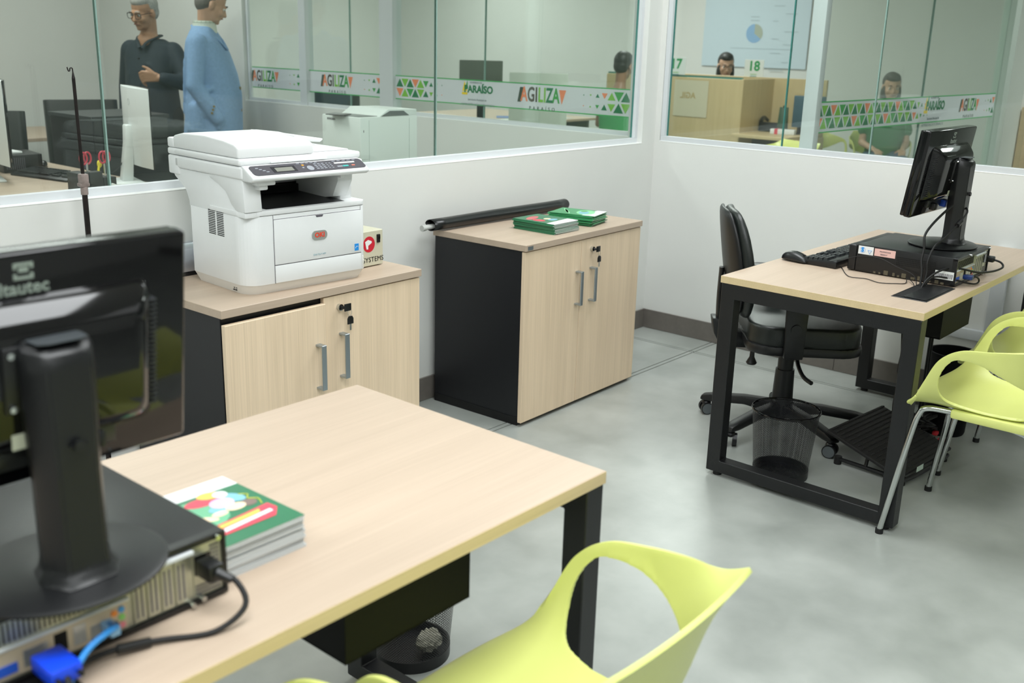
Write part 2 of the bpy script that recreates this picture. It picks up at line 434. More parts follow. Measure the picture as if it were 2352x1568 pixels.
# ---- baseboards of single tiles
def baseboard(name, a0, a1, fixed, axis, step, phase, z=0.1027):
    b = B()
    if axis == 'x': b.box(a0, a1, fixed-0.006, fixed, 0.0, z-0.002)
    else: b.box(fixed-0.006, fixed, a0, a1, 0.0, z-0.002)
    root = struct(name, b, mat('tile_grout', '#a9a9a2', 0.8))
    p = phase
    while p > a0: p -= step
    while p < a1:
        q0, q1 = max(a0, p)+0.001, min(a1, p+step)-0.001
        if q1 > q0:
            b = B()
            if axis == 'x': b.box(q0, q1, fixed-0.014, fixed-0.004, 0.001, z, r=0.0012, seg=1)
            else: b.box(fixed-0.014, fixed-0.004, q0, q1, 0.001, z, r=0.0012, seg=1)
            done('tile', b, BASE, root, smooth=None)
        p += step
baseboard('baseboard_back', -8, -0.014, 0.0, 'x', 1.108, -0.014)
baseboard('baseboard_right', -6, -0.002, 0.0, 'y', 1.108, -0.001)

# ---- glass partition with a white post inside the hall
PX0, PY0, PX1, PY1 = 0.09, -0.81, 2.56, -0.918
PANG = math.atan2(PY1-PY0, PX1-PX0)
part = thing('glass_partition', 'glass partition across the service hall behind the right-hand window', 'partition', (PX0, PY0, 0), PANG)
L = 2.52
for a, c in ((0.03, 1.30), (1.305, L)):
    b = B(); b.box(a, c, -0.005, 0.005, 0.04, 2.35); done('pane', b, GL, part, smooth=None)
b = B(); b.box(1.30, 1.305, -0.006, 0.006, 0.04, 2.35); done('joint_edge', b, GEDGL, part, smooth=None)
b = B(); b.box(0.0, L, -0.03, 0.03, 0, 0.04); b.box(0.0, L, -0.03, 0.03, 2.35, 2.4); done('rail', b, ALU, part)
b = B(); b.box(-0.02, 0.03, -0.035, 0.035, 0, CEIL-0.001, r=0.003); done('post', b, ALU, part)
b = B(); b.box(L, L+0.10, -0.04, 0.04, 0, CEIL-0.001, r=0.003); done('post', b, mat('partition_post_green_white', '#c4cdc6', 0.4), part)
b = B(); b.box(PX1+0.35, 6.6, -1.0, -0.88, 0, CEIL-0.001); struct('wall_hall_south', b, WALL)

# ---- printed film bands on the glass
FILM = film('frosted_film', '#e2e6ea', 0.78)
INKG = mat('ink_dark_green', '#1c7a4c', 0.5); INKL = mat('ink_light_green', '#7ec043', 0.5); INKM = mat('ink_mid_green', '#3ea24a', 0.5)
INKO = mat('ink_orange', '#f08c62', 0.5); INKK = mat('ink_charcoal', '#44564b', 0.5); INKY = mat('ink_yellow', '#f2d22c', 0.5)
INKGR = mat('ink_grey', '#8d979a', 0.5); INKBD = mat('ink_border_green', '#3fae5c', 0.5)
LOGOK = mat('logo_brown_black', '#4e463a', 0.5)
def tri(b, u, z, w, h, up):
    s = 1 if up else -1
    b.prism([(u-w/2, z-s*h/2), (u+w/2, z-s*h/2), (u, z+s*h/2)][::s], -0.0012, -0.0004, 'y')
def F(u, z): return face((u, -0.0016, z), (1, 0, 0), (0, 0, 1))
def agiliza(parent, u, z, wd):
    """slanted bars, the word AGILIZA in changing greens, PARAISO small below"""
    h = wd*0.235
    b = B(); b.prism([(u-wd*.5, z-h*.5), (u-wd*.43, z-h*.5), (u-wd*.36, z+h*.5), (u-wd*.45, z+h*.5)], -0.0012, -0.0004, 'y'); done('logo_bar', b, INKK, parent)
    b = B(); b.prism([(u+wd*.5, z+h*.45), (u+wd*.36, z+h*.45), (u+wd*.42, z-h*.5)][::-1], -0.0012, -0.0004, 'y')
    done('logo_wedge', b, INKO, parent)
    cols = (INKO, LOGOK, LOGOK, INKL, INKL, INKG, INKM); adv = (.66, .74, .30, .52, .30, .60, .66); sz = h*1.36
    kx = wd*.80/(sum(adv)*sz); x = u-wd*.43
    for ch, a, cc in zip('AGILIZA', adv, cols):
        me = text_mesh(ch, sz, bold=h*0.03); me.transform(Matrix.Diagonal((kx, 1, 1, 1))); me.transform(F(x+a*sz*kx/2, z)); link('lettering', me, cc, parent); x += a*sz*kx
    text('PARAÍSO', h*0.34, INKK, parent, F(u+wd*.02, z-h*.88), space=1.9)
def paraiso(parent, u, z, wd):
    h = wd*0.26
    text('PARAÍSO', h*0.98, INKG, parent, F(u+wd*.09, z+h*.05), bold=h*0.035)
    b = B(); s = u-wd*.5
    b.prism([(s, z-h*.5), (s+h*.75, z-h*.5), (s+h*.75, z-h*.25), (s, z-h*.25)], -0.0012, -0.0004, 'y')
    b.prism([(s+h*.05, z-h*.15), (s+h*.75, z-h*.15), (s+h*.35, z+h*.85)], -0.0012, -0.0004, 'y'); done('emblem', b, INKY, parent)
    b = B(); b.prism([(s+h*.4, z+h*.1), (s+h*.8, z+h*.1), (s+h*.75, z+h*.9)], -0.0013, -0.0003, 'y'); done('emblem', b, INKM, parent)
    text('GOVERNO DE', h*.26, INKGR, parent, F(u, z+h*.72))
    text('Secretaria Municipal de', h*.27, INKGR, parent, F(u+wd*.05, z-h*.95))
    text('ADMINISTRAÇÃO E FINANÇAS', h*.33, INKGR, parent, F(u+wd*.06, z-h*1.45))
def tris(parent, u0, u1, H, lead=0, tail=0):
    """two facing rows of triangles; the pattern dissolves at the lead and tail ends"""
    col = dict(G=INKG, L=INKL, M=INKM, O=INKO); u = u0; pitch = 0.047
    seq = 'GLGOLMGL'
    N = int(round((u1-u0)/pitch))
    for i in range(N+1):
        k = min(i/lead if lead else 1, (N-i)/tail if tail else 1, 1.0); k = max(k, 0.0)
        if k < 0.12: k = 0.14
        w, h = 0.064*k, 0.051*k
        for row in (0, 1):
            up = (i % 2 == 0) ^ (row == 1)
            c = seq[(i+row*3) % 8]
            b = B(); tri(b, u+pitch*0.5, H*(0.70 if row == 0 else 0.30), w, h, up); done('triangle', b, col[c], parent, smooth=None)
        u += pitch
def band(label, loc, rz, L, H, segs, group=None):
    t = thing('printed_film_band', label, 'sign', loc, rz, group)
    b = B(); b.box(0, L, -0.0003, 0.0, 0, H); done('frosted_film', b, FILM, t, smooth=None)
    b = B(); b.box(0, L, -0.0012, -0.0004, H-0.006, H); b.box(0, L, -0.0012, -0.0004, 0, 0.006); done('border_line', b, INKBD, t, smooth=None)
    for s in segs: s(t)
    return t
H = 0.15; BL, TE, PC_, AC_ = 2.47, 1.36, 1.47, 2.03
YC = lambda y: 3.55-y                    # distance along the band in window_3
band('printed film band with logos on the glass wall behind the white printer', (GC-0.008, 3.55, 1.108), -PI/2, 3.35, H, [
    lambda t: agiliza(t, YC(3.40), H*.56, .33), lambda t: tris(t, YC(3.13), YC(2.97), H, lead=4),
    lambda t: agiliza(t, YC(2.60), H*.56, .335), lambda t: tris(t, YC(2.34), YC(2.15), H, lead=4),
    lambda t: tris(t, YC(2.00), YC(1.64), H, tail=4), lambda t: paraiso(t, YC(1.315), H*.60, .23),
    lambda t: agiliza(t, YC(.808), H*.56, .355), lambda t: tris(t, YC(.53), YC(.24), H, lead=5)])
band('film band with a long run of triangles on the hall partition glass',
     (PX0+0.008*math.sin(PANG), PY0-0.008*math.cos(PANG), 1.098), PANG, BL, H, [
    lambda t: tris(t, 0.05, TE, H, tail=5), lambda t: paraiso(t, PC_, H*.60, .27),
    lambda t: agiliza(t, AC_, H*.56, .32), lambda t: tris(t, BL-.19, BL-.04, H, lead=4)])

# ---- surface conduit on the right wall behind the desk
t = thing('cable_trunking', 'white plastic cable trunking on the wall below the right-hand window, behind the right desk', 'trunking', (0, -1.79, 0))
b = B(); b.box(-0.028, -0.001, -0.03, 0.03, 0.33, 0.70, r=0.002); done('vertical_duct', b, ALU, t)
b = B(); b.box(-0.030, -0.001, -1.6, 0.2, 0.285, 0.33, r=0.002); done('horizontal_duct', b, ALU, t)
# ================================================================== furniture of our office
def desk(label, x0, x1, y0, y1, h, rz, pivot):
    """oak top on two closed black steel frames; local axes run along the world's"""
    t = thing('office_desk', label, 'desk', (pivot[0], pivot[1], 0), rz)
    px, py = pivot; T = 0.025
    b = B(); b.box(x0-px, x1-px, y0-py, y1-py, h-T, h, r=0.0012, seg=1); done('tabletop', b, OAKX, t, smooth=None)
    b = B(); e = 0.0006
    b.box(x0-px-e, x0-px+0.001, y0-py, y1-py, h-T+.001, h-.001); b.box(x1-px-0.001, x1-px+e, y0-py, y1-py, h-T+.001, h-.001)
    b.box(x0-px, x1-px, y0-py-e, y0-py+0.001, h-T+.001, h-.001)
    done('edge_band', b, OAKE, t, smooth=None)
    for s, xx in ((0, x0-px), (1, x1-px-0.05)):
        b = B(); w = 0.052; ya, yb = y0-py+0.004, y1-py-0.004; zt = h-T
        pts_o = [(ya, 0.016), (yb, 0.016), (yb, zt), (ya, zt)]; pts_i = [(ya+w, 0.06), (yb-w, 0.06), (yb-w, zt-w), (ya+w, zt-w)]
        bm = bmesh.new(); vo = []; 
        for xs in (xx, xx+0.05):
            vo.append([bm.verts.new((xs, p[0], p[1])) for p in pts_o] + [bm.verts.new((xs, p[0], p[1])) for p in pts_i])
        A, C = vo
        for i in range(4):
            j = (i+1) % 4
            bm.faces.new((A[i], A[j], A[4+j], A[4+i])); bm.faces.new((C[i], C[4+i], C[4+j], C[j]))
            bm.faces.new((A[i], C[i], C[j], A[j])); bm.faces.new((A[4+i], A[4+j], C[4+j], C[4+i]))
        bmesh.ops.recalc_face_normals(bm, faces=bm.faces)
        bmesh.ops.bevel(bm, geom=bm.edges[:], offset=0.002, segments=1, affect='EDGES')
        b._add(bm); fr = done('frame', b, BLKM, t, smooth=None)
        for yy in (ya+0.035, yb-0.035):
            b = B(); b.cyl((xx+0.025, yy, 0.0), (xx+0.025, yy, 0.017), 0.016, n=16); done('foot', b, BLKR, fr)
    b = B(); b.box(x0-px+0.05, x1-px-0.05, y0-py+0.12, y0-py+0.15, h-T-0.04, h-T-0.0005); b.box(x0-px+0.05, x1-px-0.05, y1-py-0.15, y1-py-0.12, h-T-0.04, h-T-0.0005)
    done('crossbar', b, BLKM, t, smooth=None)
    return t
RD = desk('oak-topped desk with black steel frame, by the right wall with a wastebasket underneath', -1.5277, -0.165, -1.9822, -1.2857, 0.7343, -0.0094, (-1.5277, -1.2857))
ND = desk('near oak-topped desk in the foreground, with magazines stacked on it', -4.545, -3.1814, -1.9839, -1.2952, 0.74, -0.0041, (-3.1814, -1.2952))

def cable_box(parent, x0, x1, y0, y1, h, zt):
    b = B(); b.box(x0, x1, y0, y0+0.004, zt-0.165, zt, r=0.001, seg=1); b.box(x0, x1, y1-0.004, y1, zt-0.165, zt)
    b.box(x0, x0+0.004, y0, y1, zt-0.165, zt); b.box(x1-0.004, x1, y0, y1, zt-0.165, zt); b.box(x0, x1, y0, y1, zt-0.165, zt-0.161)
    done('cable_box', b, BLKD, parent, smooth=None)
cable_box(RD, -1.087+1.5277, -0.79+1.5277, -1.90+1.2857, -1.72+1.2857, .7343, .709)
cable_box(ND, -3.72+3.1814, -3.438+3.1814, -1.885+1.2952, -1.70+1.2952, .74, .7145)
def grommet(parent, x0, x1, y0, y1, z):
    """black cable hatch set in the top: rim, dark slot, hinged flap"""
    b = B(); b.box(x0, x1, y0, y1, z-0.0005, z+0.002, r=0.001, seg=1); g = done('cable_hatch', b, BLKS, parent, smooth=None)
    b = B(); b.box(x0+0.015, x1-0.01, y1-0.035, y1-0.006, z+0.0021, z+0.0025); done('slot', b, mat('void_black', '#020202', 0.9), g, smooth=None)
    b = B(); b.box(x0+0.012, x1-0.006, y0+0.006, y1-0.036, z+0.0021, z+0.005, r=0.0015); done('flap', b, BLKS, g)
grommet(RD, -1.385+1.5277, -1.118+1.5277, -1.936+1.2857, -1.822+1.2857, .7343)
grommet(ND, -4.41+3.1814, -4.139+3.1814, -1.975+1.2952, -1.845+1.2952, .74)

# ------------------------------------------------------------------ cupboards
def cupboard(label, ox, oy, rz, W, D, H, split, sag, hy, key_x):
    """origin: front left bottom corner of the top; +x right along the front, +y to the wall"""
    t = thing('storage_cupboard', label, 'cupboard', (ox, oy, 0), rz); T = 0.025
    b = B(); b.box(0, W, 0, D, H-T, H, r=0.0012, seg=1); tp = done('worktop', b, OAKX, t, smooth=None)
    b = B(); b.box(0.012, W-0.006, 0.026, D-0.002, 0.008, H-T-0.002, r=0.001, seg=1); done('carcass', b, BLKP, t, smooth=None)
    b = B(); b.box(0.010, W-0.004, 0.03, D-0.004, 0.0, 0.035); done('plinth', b, mat('black_plinth', '#0e0e10', 0.5), t, smooth=None)
    for i, (a, c) in enumerate(((0.006, split-0.0015), (split+0.0015, W-0.004))):
        zt = H-T-0.004-(sag if i == 0 else 0); yo = -0.012 if (i == 0 and sag) else 0.0
        b = B(); b.box(a, c, 0.006+yo, 0.024+yo, 0.016-(sag*.3 if i == 0 else 0), zt, r=0.0012, seg=1)
        d = done('door', b, OAKZ, t, smooth=None)
        xh = hy[i]; z0, z1 = hy[2][i]
        b = B(); b.box(xh-0.009, xh+0.009, -0.026+yo, -0.021+yo, z0, z1, r=0.0012, seg=1)
        b.box(xh-0.009, xh+0.009, -0.024+yo, 0.006+yo, z0, z0+0.007, r=0.001, seg=1); b.box(xh-0.009, xh+0.009, -0.024+yo, 0.006+yo, z1-0.007, z1, r=0.001, seg=1)
        done('handle', b, NICKEL, d)
        if i == 1:
            kx, kz = key_x
            b = B(); b.cyl((kx, 0.007, kz), (kx, -0.006, kz), 0.0105, n=20); done('lock', b, CHROME, d)
            b = B(); b.cyl((kx+0.001, -0.006, kz), (kx+0.006, -0.016, kz), 0.005, n=12); b.box(kx+0.002, kx+0.030, -0.020, -0.016, kz-0.012, kz+0.012, r=0.0018); done('key', b, BLKS, d)
            b = B(); b.tube([(kx+0.024+0.008*math.cos(a*PI/5), -0.018, kz-0.018+0.011*math.sin(a*PI/5)) for a in range(10)], 0.0007, n=6, sub=2, closed=True); done('key_ring', b, CHROME, d)
            b = B()
            kc = (kx+0.026, -0.018, kz-0.044); pts = [(kc[0]-.012, kc[2]-.012), (kc[0]+.012, kc[2]-.012), (kc[0]+.012, kc[2]+.006), (kc[0]+.007, kc[2]+.014), (kc[0]-.007, kc[2]+.014), (kc[0]-.012, kc[2]+.006)]
            b.prism(pts, -0.020, -0.0165, 'y', r=0.001); done('spare_key', b, BLKS, d)
            b = B(); b.box(kc[0]-.0035, kc[0]+.0035, -0.0190, -0.0175, kc[2]-.032, kc[2]-.011); done('key_blade', b, CHROME, d, smooth=None)
    return t, tp
C1, C1T = cupboard('low oak cupboard carrying the white office printer, left door sagging', -3.03, -0.5456, 0.0133, 0.80, 0.52, 0.7396, 0.375, 0.016, (0.338, 0.443, ((0.428, 0.574), (0.440, 0.588))), (0.436, 0.672))
C2, C2T = cupboard('low oak cupboard with black side and magazines on top, near the room corner', -1.66, -0.5208, 0.030, 0.836, 0.485, 0.7424, 0.381, 0.0, (0.352, 0.452, ((0.447, 0.590), (0.447, 0.592))), (0.452, 0.668))
b = B(); b.box(0.012, 0.045, -0.0008, 0.0004, 0.7424-0.021, 0.7424-0.006); done('maker_plate', b, mat('maker_plate_grey', '#7f8789', 0.4, 0.5), C2, smooth=None)

# ------------------------------------------------------------------ stacking shell chairs
def interp(P, t):
    L = len(P)-1; x = min(max(t, 0), 1)*L; i = min(int(x), L-1); u = x-i
    a, b_, c, d = [Vector(P[k]) for k in (max(i-1, 0), i, i+1, min(i+2, L))]
    return 0.5*((2*b_)+(c-a)*u+(2*a-5*b_+4*c-d)*u*u+(3*b_-a-3*c+d)*u**3)
def chair_shell():
    # centre line: front lip, seat, bend, back; rim: front corner, arm, back corner
    cen = [(0, .205, .408), (0, .185, .432), (0, .10, .438), (0, 0, .432), (0, -.10, .430), (0, -.185, .450), (0, -.235, .54), (0, -.270, .65), (0, -.298, .735)]
    rim = [(.172, .165, .425), (.214, .134, .468), (.238, .106, .540), (.256, .068, .618), (.268, .010, .660), (.276, -.07, .675), (.270, -.15, .688), (.248, -.225, .702), (.216, -.285, .738)]
    NS, NT = 44, 150
    hole = [(.015, .630), (.045, .605), (.064, .565), (.067, .525), (.057, .492), (.033, .474), (-.03, .463), (-.11, .462), (-.195, .468), (-.238, .490), (-.236, .516), (-.205, .548), (-.160, .578), (-.110, .606), (-.050, .630)]
    hp = [Vector((a, c)) for a, c in hole]; hs = []
    for i in range(len(hp)):
        a, b_, c, d = hp[i-1], hp[i], hp[(i+1) % len(hp)], hp[(i+2) % len(hp)]
        for k in range(10):
            u = k/10; hs.append(0.5*((2*b_)+(c-a)*u+(2*a-5*b_+4*c-d)*u*u+(3*b_-a-3*c+d)*u**3))
    def inside(p):
        r = False; n = len(hs)
        for i in range(n):
            a, c = hs[i], hs[i-1]
            if (a.y > p.y) != (c.y > p.y) and p.x < (c.x-a.x)*(p.y-a.y)/(c.y-a.y)+a.x: r = not r
        return r
    bm = bmesh.new(); G = []
    for j in range(NT+1):
        t = j/NT; c = interp(cen, t); r = interp(rim, t); row = []
        for i in range(-NS, NS+1):
            s = abs(i)/NS; sg = 1 if i >= 0 else -1
            th = s*PI/2
            fx = math.sin(th)**0.80 if s > 0 else 0
            fz = (1-math.cos(th))**1.25
            k = max(0, min(1, (t-0.62)/0.3))            # flatter section up the back
            fx = fx*(1-k)+s*k; fy = fz*(1-k)+(s**2)*k; fzz = fz*(1-k)+(s**2)*k
            row.append(bm.verts.new((sg*r.x*fx, c.y+(r.y-c.y)*fy, c.z+(r.z-c.z)*fzz)))
        G.append(row)
    for j in range(NT):
        for i in range(2*NS):
            bm.faces.new((G[j][i], G[j][i+1], G[j+1][i+1], G[j+1][i]))
    kill = [f for f in bm.faces if abs(f.calc_center_median().x) > .12 and inside(Vector(f.calc_center_median().yz))]
    bmesh.ops.delete(bm, geom=kill, context='FACES')
    outer = set(G[0]) | set(G[-1]) | {r[0] for r in G} | {r[-1] for r in G}
    for v in [v for v in bm.verts if v.is_valid and v.link_faces and v.is_boundary and v not in outer]:
        q = Vector((v.co.y, v.co.z)); n = min(hs, key=lambda h: (h-q).length)
        best, bd = n, 9
        for i in range(len(hs)):
            a, c = hs[i-1], hs[i]; ab = c-a; u = max(0, min(1, (q-a).dot(ab)/max(ab.length_squared, 1e-12))); p = a+ab*u
            if (p-q).length < bd: bd = (p-q).length; best = p
        v.co.y, v.co.z = best.x, best.y
    ring = [v for v in bm.verts if v.is_valid and v.link_faces and v.is_boundary and v not in outer]
    for _ in range(14):                      # fair the cut edge along its own loop
        new = {}
        for v in ring:
            nb = [e.other_vert(v).co for e in v.link_edges if e.is_boundary]
            if len(nb) == 2: new[v] = v.co*.5+(nb[0]+nb[1])*.25
        for v, c in new.items(): v.co = c
    bmesh.ops.delete(bm, geom=[v for v in bm.verts if not v.link_faces], context='VERTS')
    bmesh.ops.recalc_face_normals(bm, faces=bm.faces)
    b = B(); b._add(bm)
    return evaluated(b, [('SMOOTH', dict(iterations=2, factor=.3)), ('SOLIDIFY', dict(thickness=0.008, offset=0)), ('BEVEL', dict(width=0.0028, segments=2, limit_method='ANGLE', angle_limit=1.0))])
SHELL = chair_shell()
def shell_chair(label, x, y, rz=0.0, group=None):
    t = thing('shell_chair', label, 'chair', (x, y, 0), rz, group)
    link('shell', SHELL, LIME, t)
    for s in (-1, 1):
        fr = [(s*.165, -.02, .437), (s*.172, .05, .439), (s*.182, .105, .436), (s*.188, .125, .415), (s*.196, .140, .34), (s*.224, .184, .012)]
        rr = [(s*.165, -.02, .437), (s*.170, -.12, .430), (s*.178, -.185, .42), (s*.185, -.215, .395), (s*.195, -.235, .34), (s*.235, -.37, .012)]
        for k, p in enumerate((fr, rr)):
            b = B(); b.tube(p, 0.0095, n=12, sub=6); lg = done('leg', b, CHROME, t, smooth=60)
            b = B(); e = p[-1]; b.cyl((e[0], e[1], 0.0), (e[0], e[1], 0.016), 0.0125, n=16); done('rubber_foot', b, BLKR, lg)
        b = B(); b.box(min(s*.148, s*.190), max(s*.148, s*.190), -0.205, 0.035, .423, .4515, r=.008); done('seat_bracket', b, LIME, t)
    b = B(); b.tube([(-.165, -.02, .428), (0, -.02, .424), (.165, -.02, .428)], 0.008, n=10); done('crossbar', b, CHROME, t, smooth=60)
    return t
ch = shell_chair('large lime green plastic armchair in the foreground beside the near desk', -3.545, -2.07)
dup(ch, (-4.155, -2.0, 0), 0.0, 'lime green armchair of which only an arm tip shows at the bottom edge')
dup(ch, (-1.333, -2.13, 0), 0.0, 'lime green plastic armchair beside the right desk, nearest its black frame')
dup(ch, (-0.718, -2.105, 0), 0.0, 'second lime green armchair at the right edge, behind the one by the desk')

# ------------------------------------------------------------------ swivel chair
def swivel_chair(label, x, y, rz):
    t = thing('swivel_chair', label, 'chair', (x, y, 0), 0)
    R0 = 0.315; angs = (100, 170, 243, 302, 28)
    b = B(); b.lathe([(0.0, .055), (.042, .055), (.045, .075), (.045, .125), (.036, .135), (0, .135)], n=24)
    for a in angs:
        a = rad(a); M = Matrix.Rotation(a, 4, 'Z')
        b.prism([(.03, .062), (.03, .118), (.16, .112), (R0-.02, .092), (R0+.02, .082), (R0+.025, .060), (R0-.03, .060), (.15, .076)], -.023, .023, 'y', r=.008, M=M)
    done('star_base', b, BLKS, t)
    for a in angs:
        a = rad(a); cx, cy = R0*math.cos(a), R0*math.sin(a); ax = Vector((math.cos(a+2.2), math.sin(a+2.2), 0))
        b = B(); c = Vector((cx, cy, .026))
        for s in (-1, 1): b.cyl(c+ax*s*.009, c+ax*s*.026, .026, n=24)
        b.cyl(c+Vector((0, 0, .01)), c+Vector((0, 0, .045)), .009, n=12); b.sph(c+Vector((0, 0, .022)), .020, (1, 1, .7), 12)
        cs = done('caster', b, BLKS, t)
        b = B()
        for s in (-1, 1): b.cyl(c+ax*s*.0262, c+ax*s*.0268, .0225, n=24); 
        done('wheel_rim', b, mat('caster_rim_grey', '#5b6163', 0.4), cs)['kind'] = 'stuff'
    b = B(); b.cyl((0, 0, .12), (0, 0, .255), .042, .037, 28); done('column_sleeve', b, BLKS, t)
    b = B(); b.cyl((0, 0, .25), (0, 0, .375), .031, n=28); done('gas_column', b, BLKS, t)
    M = Matrix.Rotation(rz, 4, 'Z')
    b = B(); b.box(-.10, .10, -.13, .15, .352, .378, r=.01, M=M); done('mechanism', b, BLKM, t)
    # seat cushion: local -y is the front
    def cushion(w, d, z0, z1, rc):
        b = B(); b.rounded(w, d, z1-z0, rc, re=.018, c=(0, -.03, z0)); return b
    b = cushion(.48, .44, .372, .412, .10); bmesh.ops.transform(b.bm, matrix=M, verts=b.bm.verts); done('seat_shell', b, BLKS, t)
    b = B(); b.rounded(.47, .43, .085, .11, re=.03, c=(0, -.03, .40)); bmesh.ops.transform(b.bm, matrix=M, verts=b.bm.verts)
    bmesh.ops.subdivide_edges(b.bm, edges=b.bm.edges[:], cuts=1)
    done('seat', b, LEATH, t, smooth=60)
    b = B()
    for zz in (0,): b.tube([(.235*math.cos(a)*(1 if abs(math.cos(a)) < .9 else .99), -.03+.215*math.sin(a), .415) for a in [k*PI/12 for k in range(24)]], .004, n=6, closed=True, sub=2)
    bmesh.ops.transform(b.bm, matrix=M, verts=b.bm.verts); done('seat_piping', b, LEATH, t)
    # backrest: lofted, bowed cushion, tilted back, local +y
    prof = [(0, .22, .02), (.03, .29, .045), (.11, .37, .062), (.22, .39, .066), (.33, .36, .060), (.40, .29, .045), (.425, .22, .02)]
    for nm, off, th, mm, sc in (('backrest', 0, 1.0, LEATH, 1.0), ('back_shell', .030, .55, BLKS, .94)):
        bm = bmesh.new(); rings = []
        for z, wdt, d in prof:
            ring = []
            for k in range(28):
                a = 2*PI*k/28; ca, sa = math.cos(a), math.sin(a)
                xx = math.copysign(abs(ca)**.45, ca)*wdt/2*sc; yy = math.copysign(abs(sa)**.7, sa)*d/2*th
                ring.append(bm.verts.new((xx, .205+off+yy+.16*z-1.1*xx*xx, .475+z*(.98 if off else 1)+(.01 if off else 0))))
            rings.append(ring)
        for i in range(len(rings)-1):
            for k in range(28): bm.faces.new((rings[i][k], rings[i][(k+1) % 28], rings[i+1][(k+1) % 28], rings[i+1][k]))
        bm.faces.new(rings[0][::-1]); bm.faces.new(rings[-1]); bmesh.ops.transform(bm, matrix=M, verts=bm.verts)
        b = B(); b._add(bm); me = evaluated(b, [('SUBSURF', dict(levels=1))]); link(nm, me, mm, t)
    b = B(); b.tube([(0, .10, .365), (0, .20, .36), (0, .27, .40), (0, .285, .50), (0, .285, .66)], .02, n=10, flat=.5)
    b.prism([(.12, .345), (.27, .345), (.30, .40), (.31, .46), (.285, .46), (.25, .415), (.12, .39)], -.04, .04, 'x', r=.004)
    bmesh.ops.transform(b.bm, matrix=M, verts=b.bm.verts); done('back_support', b, BLKS, t)
    for s in (-1, 1):
        b = B()
        b.prism([(-.005, .375), (.065, .375), (.072, .60), (-.012, .60)], s*.262-.012, s*.262+.012, 'x', r=.004)
        b.box(min(s*.10, s*.27), max(s*.10, s*.27), .005, .055, .372, .386, r=.003)
        bmesh.ops.transform(b.bm, matrix=M, verts=b.bm.verts); ar = done('arm_bracket', b, BLKS, t)
        b = B(); b.rounded(.075, .25, .03, .03, re=.01, c=(s*.262, .0, .595)); bmesh.ops.transform(b.bm, matrix=M, verts=b.bm.verts); done('arm_pad', b, BLKS, t)
        b = B(); b.cyl((s*.272, .03, .49), (s*.282, .03, .49), .02, n=20); bmesh.ops.transform(b.bm, matrix=M, verts=b.bm.verts); done('arm_knob', b, BLKS, ar)
    b = B(); b.tube([(-.06, -.08, .36), (-.14, -.11, .34), (-.19, -.16, .305), (-.22, -.21, .295)], .008, n=8, sub=4); done('lever', b, BLKS, t)
    b = B(); b.lathe([(0, 0), (.018, 0), (.022, .006), (.010, .03), (.008, .075), (0, .075)], n=16, c=(-.10, .10, .275)); done('tension_knob', b, BLKS, t)
    return t
swivel_chair('black padded swivel chair with five-star base, behind the right desk', -0.915, -1.275, rad(36))
# ================================================================== machines and small things of our office
OKIR = mat('logo_red', '#e04a35', 0.4); DGREY = mat('panel_dark_grey', '#4a474f', 0.35); DARKBAY = mat('tray_black', '#141417', 0.35)
BTN = mat('button_grey', '#9fa3ac', 0.4); LCD = mat('lcd_grey', '#8b8c83', 0.2); TEAL = mat('button_teal', '#43b3ae', 0.4); SALM = mat('button_salmon', '#e8806c', 0.4)
AMB = mat('button_amber', '#e8a33c', 0.4); SILV = mat('badge_silver', '#b9bcbd', 0.3, 0.6); STKB = mat('sticker_blue', '#1f8fe0', 0.5)
VOID = mat('void_black', '#020202', 0.9)

